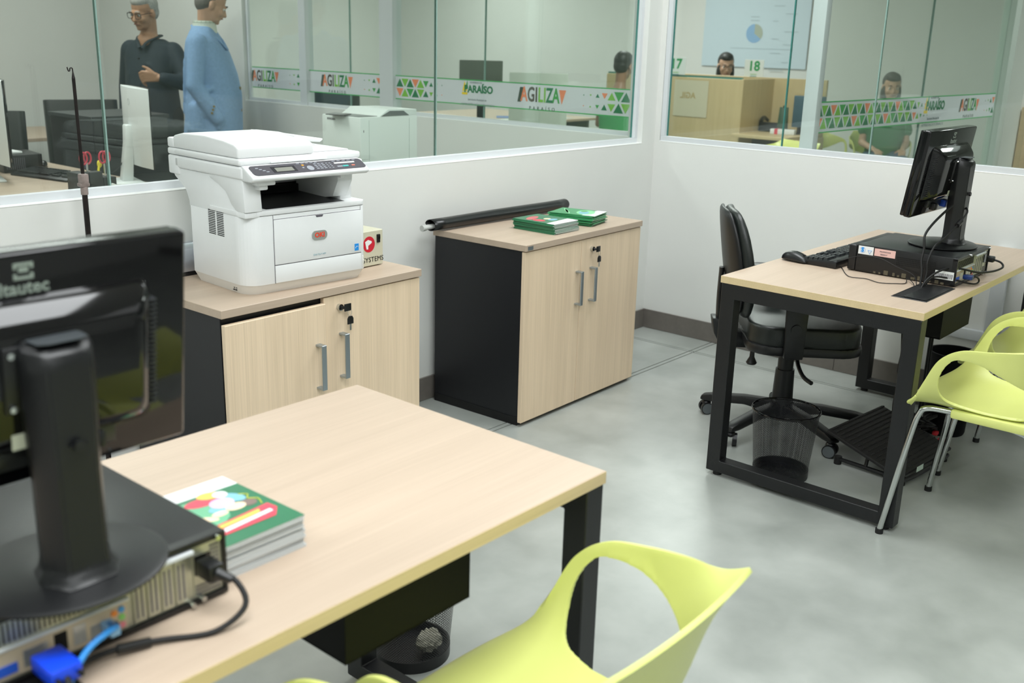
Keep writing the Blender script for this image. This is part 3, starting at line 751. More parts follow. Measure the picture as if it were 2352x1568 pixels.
def office_printer():
    t = thing('office_printer', 'large white multifunction office printer on the left cupboard', 'printer', (-2.886, -0.474, 0.7398), rad(-3.5))
    W = 0.440
    # main body: rounded upright block over a slightly inset foot skirt
    b = B()
    def rr(x0, x1, y0, y1, rfl, rfr, rb, n=8):
        pts = []
        for (cx, cy, r, a0) in ((x0+rfl, y0+rfl, rfl, 180), (x1-rfr, y0+rfr, rfr, 270), (x1-rb, y1-rb, rb, 0), (x0+rb, y1-rb, rb, 90)):
            for k in range(n+1): a = rad(a0+90*k/n); pts.append((cx+r*math.cos(a), cy+r*math.sin(a)))
        return pts
    b.prism(rr(0, W, 0, .315, .055, .022, .01), 0.030, 0.236, 'z', r=.0015)
    done('body', b, WHP, t, smooth=35)
    b = B()
    lo, hi = rr(.012, W-.012, .018, .30, .05, .02, .01), rr(.001, W-.001, .001, .315, .055, .022, .01)
    bm = bmesh.new(); A = [bm.verts.new((p[0], p[1], 0.0)) for p in lo]; C_ = [bm.verts.new((p[0], p[1], .0305)) for p in hi]
    bm.faces.new(A[::-1]); bm.faces.new(C_)
    for i in range(len(A)): j = (i+1) % len(A); bm.faces.new((A[i], A[j], C_[j], C_[i]))
    b._add(bm); done('foot_skirt', b, WHP2, t, smooth=35)
    b = B(); b.prism(rr(-.001, W+.001, -.002, .20, .057, .024, .01), 0.238, 0.252, 'z', r=.003); done('top_cover', b, WHP, t, smooth=35)
    # dark delivery tray: recess with a sloped ramp
    b = B(); b.prism([(.02, .2525), (.24, .2525), (.24, .238+.022), (.09, .256)], .085, .372, 'x'); done('delivery_tray', b, DARKBAY, t, smooth=None)
    b = B(); b.box(.075, .40, .245, .30, .2526, .283); done('tray_throat', b, VOID, t, smooth=None)
    b = B(); b.box(.055, .075, .10, .315, .25, .34); b.box(.385, .432, .06, .315, .25, .34, r=.006); b.box(.05, .42, .301, .315, .25, .345); done('bay_wall', b, WHP, t)
    # side column, curved bracket up to the scanner
    b = B(); b.prism([(.0, .235), (.0, .25), (.045, .262), (.075, .285), (.10, .325), (.17, .345), (.42, .345), (.395, .318), (.335, .285), (.316, .25), (.316, .235)], 0.0015, .05, 'x', r=.0015); done('side_column', b, WHP, t)
    b = B(); b.prism([(-.004, .252), (.045, .252), (.07, .268), (.10, .305), (.14, .322), (.185, .335), (.19, .348), (.006, .348)], .0, .058, 'x', r=.003); done('front_pillar', b, WHP, t)
    b = B(); b.prism([(.06, .262), (.12, .252), (.26, .252), (.26, .345), (.03, .345), (.03, .315)], .355, .412, 'x', r=.003); done('right_pillar', b, WHP, t)
    # front door, drawer, seams
    b = B(); b.box(.0955, .4165, -.004, .004, .0865, .2225, r=.0015); b_ = done('front_door', b, WHP, t)
    b = B(); b.box(.0955, .4165, -.0035, .004, .031, .0840, r=.0015); done('paper_drawer', b, WHP, t)
    b = B(); b.box(.0935, .0950, -.0006, .001, .03, .236); b.box(.0950, .417, -.0006, .001, .0843, .0862); b.box(.0950, .417, -.0006, .001, .2228, .2240); b.box(.417, .4180, -.0006, .001, .03, .236)
    done('seam', b, SEAM, t, smooth=None)
    b = B(); b.prism([(.243, .2225), (.272, .2225), (.268, .2165), (.247, .2165)], -.0046, -.003, 'y'); done('finger_notch', b, SEAM, t, smooth=None)
    b = B(); b.rounded(.056, .028, .0035, .013, c=(0, 0, 0), M=face((.255, -.004, .161), (1, 0, 0), (0, 0, 1))); bd = done('badge', b, SILV, t)
    text('OKI', .0205, OKIR, bd, face((.255, -.0079, .161), (1, 0, 0), (0, 0, 1)), bold=.0009, space=1.05)
    text('ES4172LP MFP', .0078, mat('print_faded_blue', '#9cb6bd', .6), b_, face((.255, -.0044, .100), (1, 0, 0), (0, 0, 1)))
    b = B(); b.box(.390, .406, -.0046, -.0038, .094, .116); st = done('sticker', b, STKB, t, smooth=None)
    b = B(); b.tube([(.393, -.0048, .102), (.398, -.0048, .108), (.403, -.0048, .106)], .0006, n=5); done('sticker_mark', b, PAPER, st)
    b = B(); b.box(.422, .4285, -.0005, .010, .036, .074, r=.002); b.box(.4245, .4295, -.0015, .006, .052, .062, r=.001); done('power_switch', b, WHP2, t)
    # vents
    b = B()
    for c0, c1 in ((.118, .156), (.165, .204)):
        for k in range(14):
            z = .166+k*.0054; b.box(-.0006, .001, c0, c1, z, z+.0026)
    v = done('side_vent', b, VOID, t, smooth=None); v['kind'] = 'stuff'
    b = B()
    for i in range(3):
        for j in range(3): b.box(.02+.009*i, .026+.009*i, -.0002+.012-.002*i*0+.004, .02, .006+.006*j, .009+.006*j)
    b.bm.clear()
    for i in range(2):
        for j in range(3): b.box(-.0005+.006, .012, .075+.012*i-.004*j, .081+.012*i-.004*j, .008+.007*j, .0105+.007*j)
    v = done('lower_vent', b, VOID, t, smooth=None); v['kind'] = 'stuff'
    # scanner bed and hinged lid
    b = B(); b.box(-.004, .432, .0, .385, .345, .383, r=.008, seg=3); b.box(-.004, .10, .36, .425, .325, .383, r=.006); done('scanner_bed', b, WHP, t)
    b = B(); b.box(-.004, .432, .012, .385, .3845, .405, r=.007, seg=3); b.box(-.004, .06, .37, .425, .3845, .405, r=.006); b.box(.10, .30, .006, .02, .388, .394, r=.002); done('scanner_lid', b, WHP, t)
    b = B(); b.prism([(.02, .4055), (.395, .4055), (.40, .425), (.385, .444), (.33, .455), (.20, .458), (.10, .452), (.045, .445), (.022, .436)], -.001, .262, 'x', r=.006, seg=3); done('document_feeder', b, WHP, t)
    b = B(); b.box(-.003, .03, .385, .425, .4055, .436, r=.006); done('feeder_cover', b, WHP, t)
    b = B(); b.prism([(.24, .438), (.335, .431), (.345, .437), (.345, .442), (.24, .456)], .09, .335, 'y', r=.002); done('feed_tray', b, WHP, t)
    b = B(); b.prism([(.255, .4055), (.42, .4055), (.42, .409), (.30, .424), (.255, .426)], .06, .37, 'y', r=.0015); done('output_tray', b, WHP, t)
    b = B(); b.box(.262, .31, .10, .33, .4262, .4268); done('tray_gap', b, SEAM, t, smooth=None)
    # control panel: wedge with a tilted face
    b = B()
    b.prism([(.012, .343), (-.040, .343), (-.052, .349), (-.052, .358), (.000, .386), (.012, .386)], .000, .416, 'x', r=.004, seg=3); cp = done('control_panel', b, WHP, t)
    PM = face((.211, -.026, .3728), (1, 0, 0), (0, .052, .028))
    def pr(u0, u1, v0, v1, m, nm, z=.0012, r=.0006):
        b = B(); b.box(u0, u1, v0, v1, 0, z, r=r, seg=1, M=PM); return done(nm, b, m, cp, smooth=None)
    b = B(); pts = []
    for (cx, cy, a0) in ((-.185, -.011, 180), (.188, -.011, 270), (.188, .014, 0), (-.185, .014, 90)):
        for k in range(6): a = rad(a0+18*k); pts.append((cx+.013*math.cos(a), cy+.011*math.sin(a)))
    b.prism(pts, 0, .0009, 'z', M=PM); done('panel_face', b, DGREY, cp, smooth=None)
    pr(-.130, -.048, -.015, .014, mat('panel_window', '#24222a', .15), 'display_bezel', .0015); pr(-.119, -.058, -.011, .008, LCD, 'display', .0019)
    for i in range(4): pr(-.180+.009*i, -.170+.009*i, .010-.0065*i, .014-.0065*i, BTN, 'button', .002)
    for i in range(5): pr(-.036+.016*i, -.025+.016*i, .0185, .0215, BTN, 'button', .002)
    b = B(); b.cyl((0, -.006, .0), (0, -.006, .0022), .0115, n=24); bmesh.ops.transform(b.bm, matrix=PM, verts=b.bm.verts); done('dial', b, BTN, cp)
    pr(-.022, -.014, .008, .014, AMB, 'button', .002); pr(-.026, -.019, -.004, .002, BTN, 'button', .002)
    for i in range(3):
        for j in range(4): pr(.020+.014*i, .030+.014*i, -.013+.0078*j, -.009+.0078*j, BTN, 'key', .002)
    for i in range(2):
        for j in range(4): pr(.064+.012*i, .071+.012*i, -.013+.0078*j, -.010+.0078*j, BTN, 'key', .002)
    pr(.095, .172, .006, .013, PAPER, 'label_strip', .0013)
    for i in range(5): pr(.092+.019*i, .104+.019*i, .0175, .0205, BTN, 'button', .002)
    pr(.096, .116, -.012, -.006, BTN, 'button', .0022); pr(.117, .138, -.012, -.005, TEAL, 'button', .0022); pr(.151, .163, -.010, -.005, SALM, 'button', .0022)
    b = B(); b.box(.03, .09, -.03, .012, .330, .343, r=.004); b.box(.04, .07, -.02, .012, .316, .331, r=.004); b.box(.33, .345, -.02, .0, .331, .343, r=.003); done('panel_bracket', b, WHP, t)
office_printer()

# small beige power box behind the printer
t = thing('power_box', 'small beige metal box with red round logo, beside the white printer on the cupboard', 'power supply', (-2.275, -0.392, 0.7398), rad(2))
b = B(); b.box(-.17, 0, 0, .10, .003, .123, r=.002, seg=1); done('case', b, mat('beige_enamel', '#c9c6b0', 0.5, bump=.2, bscale=500), t, smooth=None)
b = B(); [b.cyl((x, y, 0), (x, y, .004), .006, n=10) for x in (-.155, -.015) for y in (.015, .085)]; done('feet', b, BLKR, t)['kind'] = 'stuff'
b = B(); b.cyl((-.066, -.0006, .078), (-.066, .001, .078), .027, n=32); lg = done('round_logo', b, mat('logo_crimson', '#c81f33', .5), t)
b = B(); b.prism([(-.066+x, .078+z) for x, z in ((-.012, -.016), (-.004, -.016), (-.004, -.004), (.012, .004), (.012, .010), (-.004, .016), (-.018, .010))], -.0012, -.0005, 'y'); done('logo_mark', b, PAPER, lg, smooth=None)
text('SYSTEMS', .024, mat('print_black', '#1c1b1b', .6), t, face((-.047, -.0005, .024), (1, 0, 0), (0, 0, 1)), space=1.05)
b = B(); b.box(-.030, -.016, -.004, .001, .080, .108, r=.001); sw = done('rocker_switch', b, BLKS, t)
b = B(); b.box(-.028, -.018, -.007, -.003, .092, .106, r=.0015); done('rocker', b, BLKG, sw)

# roll-up banner base and telescopic pole
t = thing('banner_base', 'silver roll-up banner case lying behind the printer', 'banner base', (-3.02, -0.058, 0.7398), 0)
b = B(); pts = [(-.045, .012), (.045, .012), (.045, .05), (.036, .085), (.012, .10), (-.012, .10), (-.036, .085), (-.045, .05)]
b.prism(pts, -.012, .44, 'x', r=.004, seg=2); done('case', b, mat('anodised_silver', '#c6cad2', .25, .7), t)
b = B(); b.prism([(-.048, 0), (.048, 0), (.048, .055), (.036, .09), (-.036, .09), (-.048, .055)], .44, .452, 'x', r=.003); b.box(-.012, .44, -.045, .045, 0, .012); done('end_cap', b, BLKS, t)
t = thing('telescopic_pole', 'dark worn telescopic pole with hooked tip, standing at the left window', 'pole', (-3.155, -0.07, 0), 0)
WORN = mat('worn_brown_black_metal', '#1d1514', 0.35, 0.3, noise=.9, nscale=18)
b = B(); b.cyl((0, 0, 0.012), (.001, 0, 1.04), .0080, n=16); done('lower_tube', b, WORN, t)
b = B(); b.cyl((.001, 0, 1.03), (.0, .002, 1.355), .0056, .0048, n=14); b.cyl((0, .002, 1.355), (0, .002, 1.372), .0048, .0018, 12); done('upper_tube', b, WORN, t)
b = B(); b.tube([(0, .002, 1.365), (-.001, .002, 1.382), (-.007, .002, 1.383), (-.009, .002, 1.376), (-.013, .002, 1.376), (-.016, .002, 1.386)], .0018, n=8); done('hook', b, WORN, t)
b = B(); b.cyl((.001, 0, 1.025), (.001, 0, 1.052), .0105, n=16); b.box(-.012, .012, -.014, .010, 1.052, 1.086, r=.004); b.box(-.015, .015, -.012, .012, 1.048, 1.060, r=.004); done('clamp', b, mat('clamp_grey_brown', '#8e807b', .5, noise=.25, nscale=60), t)
b = B(); b.lathe([(0, 0), (.05, 0), (.05, .006), (.02, .012), (0, .012)], n=24); done('foot_plate', b, WORN, t)

# ------------------------------------------------------------------ magazines
MGC = mat('magazine_green', '#2d7350', .35); MGC2 = mat('magazine_leaf_green', '#5aa35c', .35); MPG = mat('magazine_pages', '#dfe1e2', .6); PINK = mat('print_pink', '#c76a6a', .4); SKY = mat('print_blue', '#7fb7c9', .4)
MINT = mat('print_mint', '#8ed7a0', .4); SKIN_P = mat('print_cream', '#f0d9b8', .5); REDP = mat('print_red', '#d9475a', .4); YELP = mat('print_yellow', '#ffc65a', .4)
def magazine(w, d, h, pages=MPG, cover=MGC, curl=0.0):
    """closed booklet, spine along -x: page block between two covers"""
    b = B(); b.box(.001, w-.001, .001, d-.001, .0005, h-.0005); pg = b
    c = B(); c.box(0, w, 0, d, 0, .0002); c.box(0, w, 0, d, h-.0002, h); c.box(0, .0006, 0, d, 0, h)
    return pg, c, pages, cover
def mag_stack(cx, cy, z0, rz, n, w, d, h, label_top, label_rest, grp, seed, jit=.006, cover=MGC, top_prints=None, pages=MPG, ang=.03):
    R_ = random.Random(seed); proto = None; z = z0
    ORD = 'first second third fourth fifth sixth seventh eighth ninth tenth eleventh twelfth thirteenth fourteenth'.split()
    for i in range(n):
        a = rz+R_.uniform(-ang, ang)
        if i == n-1 or proto is None:
            pg, c, pm, cm = magazine(w, d, h, pages, cover)
            t = thing('magazine', label_top if i == n-1 else label_rest, 'magazine', (0, 0, 0), 0, grp if i < n-1 else None)
            M = Matrix.Translation((-w/2, -d/2, 0))
            bmesh.ops.transform(pg.bm, matrix=M, verts=pg.bm.verts); bmesh.ops.transform(c.bm, matrix=M, verts=c.bm.verts)
            done('pages', pg, pm, t, smooth=None); done('cover', c, cm, t, smooth=None)
            if i < n-1: proto = t
            elif top_prints: top_prints(t, w, d, h)
        else: t = dup(proto)
        if i < n-1: t['label'] = ('lowest ' if i == 0 else ORD[n-1-i]+' from the top, ')+label_rest
        t.location = (cx+R_.uniform(-jit, jit), cy+R_.uniform(-jit, jit), z); t.rotation_euler = (0, 0, a); z += h+.0002
def flat(parent, pts, m, z, nm='cover_print'):
    b = B(); b.prism(pts, z, z+.0002, 'z'); done(nm, b, m, parent, smooth=None)
def ell(cx, cy, rx, ry, n=16, a=0): return [(cx+rx*math.cos(2*PI*k/n)*math.cos(a)-ry*math.sin(2*PI*k/n)*math.sin(a), cy+rx*math.cos(2*PI*k/n)*math.sin(a)+ry*math.sin(2*PI*k/n)*math.cos(a)) for k in range(n)]
def prints_a(t, w, d, h):
    flat(t, [(-w/2, -d/2), (w/2, -d/2), (w/2, -d/2+.055), (-w/2, -d/2+.04)], PAPER, h)
    flat(t, ell(-.02, .055, .05, .02, a=.3), PINK, h+.0002); flat(t, ell(.01, 0, .018, .014), SKIN_P, h+.0002); flat(t, ell(.012, -.028, .026, .016), SKY, h+.0002); flat(t, ell(-.045, .0, .02, .03), REDP, h+.0002)
def prints_b(t, w, d, h):
    flat(t, [(-w/2, -d/2), (w/2, -d/2), (w/2, -d/2+.045), (-w/2, -d/2+.06)], PAPER, h)
    flat(t, ell(.0, -.035, .06, .04, a=.2), MINT, h+.0002); flat(t, ell(-.01, -.03, .04, .022, a=.3), SKY, h+.0004); flat(t, ell(.02, -.02, .02, .014), MGC2, h+.0006)
    for k in range(3): flat(t, ell(-.02+.015*k, .04+.012*k, .05, .005, a=.5), MINT, h+.0002)
mag_stack(-1.325, -.347, .7426, 0.02, 10, .165, .215, .0040, 'top magazine with pictures and white strip, left stack on the corner cupboard', 'green-spined magazine in the left stack on the corner cupboard', 'magazines in the left stack on the corner cupboard', 3, .005, top_prints=prints_a)
mag_stack(-1.085, -.325, .7426, 0.20, 14, .150, .210, .0030, 'top green magazine with white lower strip, right stack on the corner cupboard', 'green magazine in the right stack on the corner cupboard', 'magazines in the right stack on the corner cupboard', 5, .008, cover=mat('magazine_bright_green', '#3f9460', .35), pages=mat('magazine_pages_mint', '#b9d2c0', .6), top_prints=prints_b, ang=.06)
def prints_c(t, w, d, h):
    flat(t, [(-w/2, -d/2), (w/2, -d/2), (w/2, d/2), (-w/2, d/2)], MGC, h-.0001)
    flat(t, [(-w/2, d/2-.030), (w/2, d/2-.036), (w/2, d/2+.004), (-w/2, d/2+.008)], PAPER, h)
    text('Secretaria Municipal', .007, INKGR, t, face((.01, d/2-.014, h+.0003), (1, 0, 0), (0, 1, 0)), extrude=.0001)
    flat(t, ell(-.035, .012, .045, .05), mat('print_soft_green', '#6bb088', .4), h)
    flat(t, ell(.016, .058, .020, .013, a=-.3), YELP, h+.0004); flat(t, ell(.030, .050, .012, .012), PAPER, h+.0005)
    flat(t, ell(-.005, .045, .030, .015, a=-.1), REDP, h+.0003); flat(t, ell(.014, .022, .020, .018), mat('print_lilac', '#dcb9e0', .4), h+.0004)
    flat(t, ell(.038, .028, .014, .022, a=.5), SKY, h+.0003); flat(t, ell(.0, .008, .018, .012), SKY, h+.0003)
    flat(t, ell(.022, -.003, .017, .012), SKIN_P, h+.0005); flat(t, ell(-.010, -.008, .014, .008), SKIN_P, h+.0005); flat(t, ell(-.038, -.008, .022, .008, a=-.7), SKIN_P, h+.0005)
    flat(t, ell(.044, -.005, .014, .012), mat('print_brown', '#7d6a63', .4), h+.0004)
    flat(t, [(-.068, -.072), (.045, -.072), (.064, -.050), (.062, -.028), (.020, -.032), (-.068, -.040)], REDP, h+.0006)
    flat(t, [(-.062, -.052), (.035, -.046), (.040, -.036), (-.062, -.043)], YELP, h+.0008); flat(t, [(-.060, -.066), (.052, -.056), (.052, -.047), (-.060, -.056)], PAPER, h+.0008)
    b = B(); b.tube([(.05, .03, h+.0006), (.060, .02, h+.0006), (.052, .008, h+.0006), (.062, -.004, h+.0006), (.055, -.024, h+.0006)], .0012, n=5); done('cover_print', b, mat('print_olive_yellow', '#b9c24a', .5), t)
mag_stack(-3.817, -1.714, .7402, 0.01, 13, .150, .205, .0038, 'top magazine with green picture cover on the foreground desk', 'grey-edged magazine in the stack on the foreground desk', 'magazines in the foreground desk stack', 8, .0025, top_prints=prints_c, ang=.012, cover=mat('magazine_cover_grey', '#b9bdbc', .5))

# rolled black sheet on the corner cupboard
t = thing('black_roll', 'long rolled black sheet lying along the wall on the corner cupboard', 'roll', (0, 0, 0), 0)
b = B(); pts = []
bm = bmesh.new(); N, Lr = 30, 14; rows = []
for i in range(Lr):
    u = i/(Lr-1); x = -1.735+u*.875; y = -.082+.004*math.sin(u*6); row = []
    for k in range(N):
        a = k/(N-1)*2*PI*1.16-.6; r = .0275-.0040*k/(N-1)
        row.append(bm.verts.new((x+(.012 if k < 3 and i == 0 else 0), y+r*1.15*math.cos(a), .7426+.0270+r*.93*math.sin(a)+.0015*math.sin(u*9+k*.4)*.5)))
    rows.append(row)
for i in range(Lr-1):
    for k in range(N-1): bm.faces.new((rows[i][k], rows[i][k+1], rows[i+1][k+1], rows[i+1][k]))
b._add(bm); me = evaluated(b, [('SOLIDIFY', dict(thickness=.0012))]); link('sheet', me, mat('black_vinyl', '#101213', .28, bump=.15, bscale=60), t)
b = B(); b.cyl((-1.765, -.084, .764), (-1.70, -.083, .764), .009, n=16); b.cyl((-1.785, -.084, .764), (-1.765, -.084, .764), .0125, .011, n=16)
b.cyl((-1.775, -.073, .768), (-1.71, -.073, .768), .006, n=12); done('core_tube', b, mat('clear_grey_plastic', '#bdbfbb', .2), t)

# ------------------------------------------------------------------ desktop computers
BEI = mat('port_beige', '#c9b9a0', .5)
def computer(label, x, y, z, rz):
    """flat desktop case; local -y is the rear, -x the vented flank"""
    t = thing('desktop_computer', label, 'computer', (x, y, z), rz); w, d, h = .34, .375, .098
    b = B(); b.box(-w/2, w/2, -d/2+.012, d/2-.03, .003, h, r=.0025); b.box(-w/2, w/2, -d/2-.002, -d/2+.014, h-.010, h-.0005, r=.001, seg=1); b.box(-w/2, -w/2+.004, -d/2-.002, -d/2+.014, .003, h-.002); b.box(w/2-.004, w/2, -d/2-.002, -d/2+.014, .003, h-.002)
    b.box(-w/2, w/2, -d/2-.002, -d/2+.014, .003, .009); done('case', b, BLKS, t)
    b = B(); b.box(-w/2-.001, w/2+.001, d/2-.029, d/2, .003, h-.003, r=.006, seg=3); done('front_bezel', b, BLKS, t)
    b = B(); [b.box(sx*.13-.02, sx*.13+.02, sy*.13-.008, sy*.13+.008, 0, .004) for sx in (-1, 1) for sy in (-1, 1)]; done('rubber_feet', b, BLKR, t)['kind'] = 'stuff'
    Y = -d/2+.004
    b = B(); b.box(-w/2+.004, w/2-.004, Y, Y+.008, .008, h-.010); rp = done('rear_panel', b, STEEL, t, smooth=None)
    def v(x0, x1, z0, z1, m, nm, dy=.001, k=None):
        b = B(); b.box(x0, x1, Y-dy, Y+.001, z0, z1); o = done(nm, b, m, rp, smooth=None)
        if k: o['kind'] = k
        return o
    b = B()
    for i in range(30): b.box(-.163+i*.0061, -.1605+i*.0061, Y-.0006, Y+.001, .058, .084)
    done('vent_slots', b, VOID, rp, smooth=None)['kind'] = 'stuff'
    b = B(); b.box(-.166, .025, Y-.004, Y+.001, .050, .054, r=.001); done('port_ridge', b, ALU, rp)
    v(-.166, .022, .012, .048, BEI, 'port_shield', .0008)
    for xx, m_, zz in ((.004, mat('jack_orange', '#f09040', .5), .039), (.014, mat('jack_blue', '#4b9ad6', .5), .041), (.014, mat('jack_green', '#8ccf6e', .5), .030), (.014, mat('jack_pink', '#e88a92', .5), .019), (.004, VOID, .024)):
        b = B(); b.cyl((xx, Y-.003, zz), (xx, Y+.001, zz), .0042, n=12); done('jack', b, m_, rp)
    v(-.150, -.120, .018, .030, mat('port_vga_blue', '#2d5fd0', .5), 'port', .003); v(-.112, -.082, .018, .040, SILV, 'port', .002); v(-.074, -.058, .018, .044, VOID, 'port', .002); v(-.05, -.034, .018, .044, SILV, 'port', .002); v(-.028, -.012, .014, .034, SILV, 'port', .0025)
    for i in range(4):
        x0 = .030+i*.0205
        b = B(); b.box(x0, x0+.0185, Y-.003, Y+.001, .012, .080, r=.001, seg=1); s = done('slot_cover', b, STEEL, rp, smooth=None)
        b = B(); b.box(x0+.004, x0+.0065, Y-.0035, Y-.002, .018, .070); b.box(x0+.011, x0+.0135, Y-.0035, Y-.002, .018, .070); done('slot_vent', b, SEAM, s, smooth=None)['kind'] = 'stuff'
    b = B(); b.box(.026, .118, Y-.010, Y, .080, .086, r=.001); done('slot_bracket', b, ALU, rp)
    v(.120, .162, .012, .086, STEEL, 'supply_panel', .0015)
    b = B()
    for i in range(6):
        for j in range(12): b.box(.1465+i*.0025, .1480+i*.0025, Y-.0021, Y-.001, .014+j*.0058, .0178+j*.0058)
    for i in range(9):
        for j in range(3): b.box(.122+i*.0027, .1236+i*.0027, Y-.0021, Y-.001, .014+j*.0055, .0175+j*.0055)
    done('supply_vent', b, SEAM, rp, smooth=None)['kind'] = 'stuff'
    v(.122, .146, .044, .072, BLKG, 'power_inlet', .004)
    for xx, zz in ((.112, .006), (.128, .010), (-.05, .094), (.155, .092)):
        b = B(); b.cyl((xx, Y-.012, zz), (xx, Y, zz), .004, n=12); done('screw', b, CHROME, rp)
    b = B()
    for i in range(26):
        for j in range(5): b.box(-w/2-.0006, -w/2+.001, -.12+i*.0052, -.1168+i*.0052, .046+j*.0062, .0498+j*.0062)
    done('flank_vent', b, VOID, t, smooth=None)['kind'] = 'stuff'
    return t
PCR = computer('black desktop computer lying flat on the right desk', -0.936, -1.742, 0.7345, rad(-0.5))
PCN = computer('black desktop computer lying flat on the foreground desk', -4.072, -1.660, 0.7402, rad(0.3))
def sticker(parent, y0, y1, z0, z1, m):
    b = B(); b.box(-.1709, -.1699, y0, y1, z0, z1); return done('sticker', b, m, parent, smooth=None)
SM = lambda y, z: face((-.1712, y, z), (0, -1, 0), (0, 0, 1))
s = sticker(PCR, .098, .152, .065, .094, PAPER); text('S', .020, STKB, s, SM(.137, .080), bold=.0012)
b = B(); b.tube([(-.1712, .137+.010*math.cos(a*PI/8), .080+.010*math.sin(a*PI/8)) for a in range(16)], .0004, n=4, closed=True, sub=1); b.tube([(-.1712, .118, .081), (-.1712, .104, .081), (-.1712, .111, .069)], .0010, n=4, smooth=False, closed=True); done('sticker_mark', b, STKB, s)
s = sticker(PCR, .020, .094, .066, .092, mat('sticker_pink', '#e3b9b2', .5)); text('PROPRIEDADE', .006, SEAM, s, SM(.056, .083)); text('0004217', .007, SEAM, s, SM(.060, .073))
s = sticker(PCR, -.183, -.121, .022, .050, PAPER)
b = B(); R_ = random.Random(2); yy = -.124
while yy > -.180: wv = R_.uniform(.0008, .0026); b.box(-.1712, -.1709, yy-wv, yy, .026, .042); yy -= wv+R_.uniform(.001, .0025)
done('barcode', b, SEAM, s, smooth=None)['kind'] = 'stuff'
b = B()
R_ = random.Random(4); yy = .09
while yy > -.16: wv = R_.uniform(.006, .016); b.box(-.1706, -.1702, yy-wv, yy, .004, .004+R_.uniform(.006, .018)); yy -= wv+R_.uniform(.004, .02)
done('torn_label', b, mat('torn_label_brown', '#57503f', .6), PCR, smooth=None)['kind'] = 'stuff'
text('Itautec', .010, INKGR, PCR, face((-.125, .155, .0983), (0, -1, 0), (1, 0, 0)))

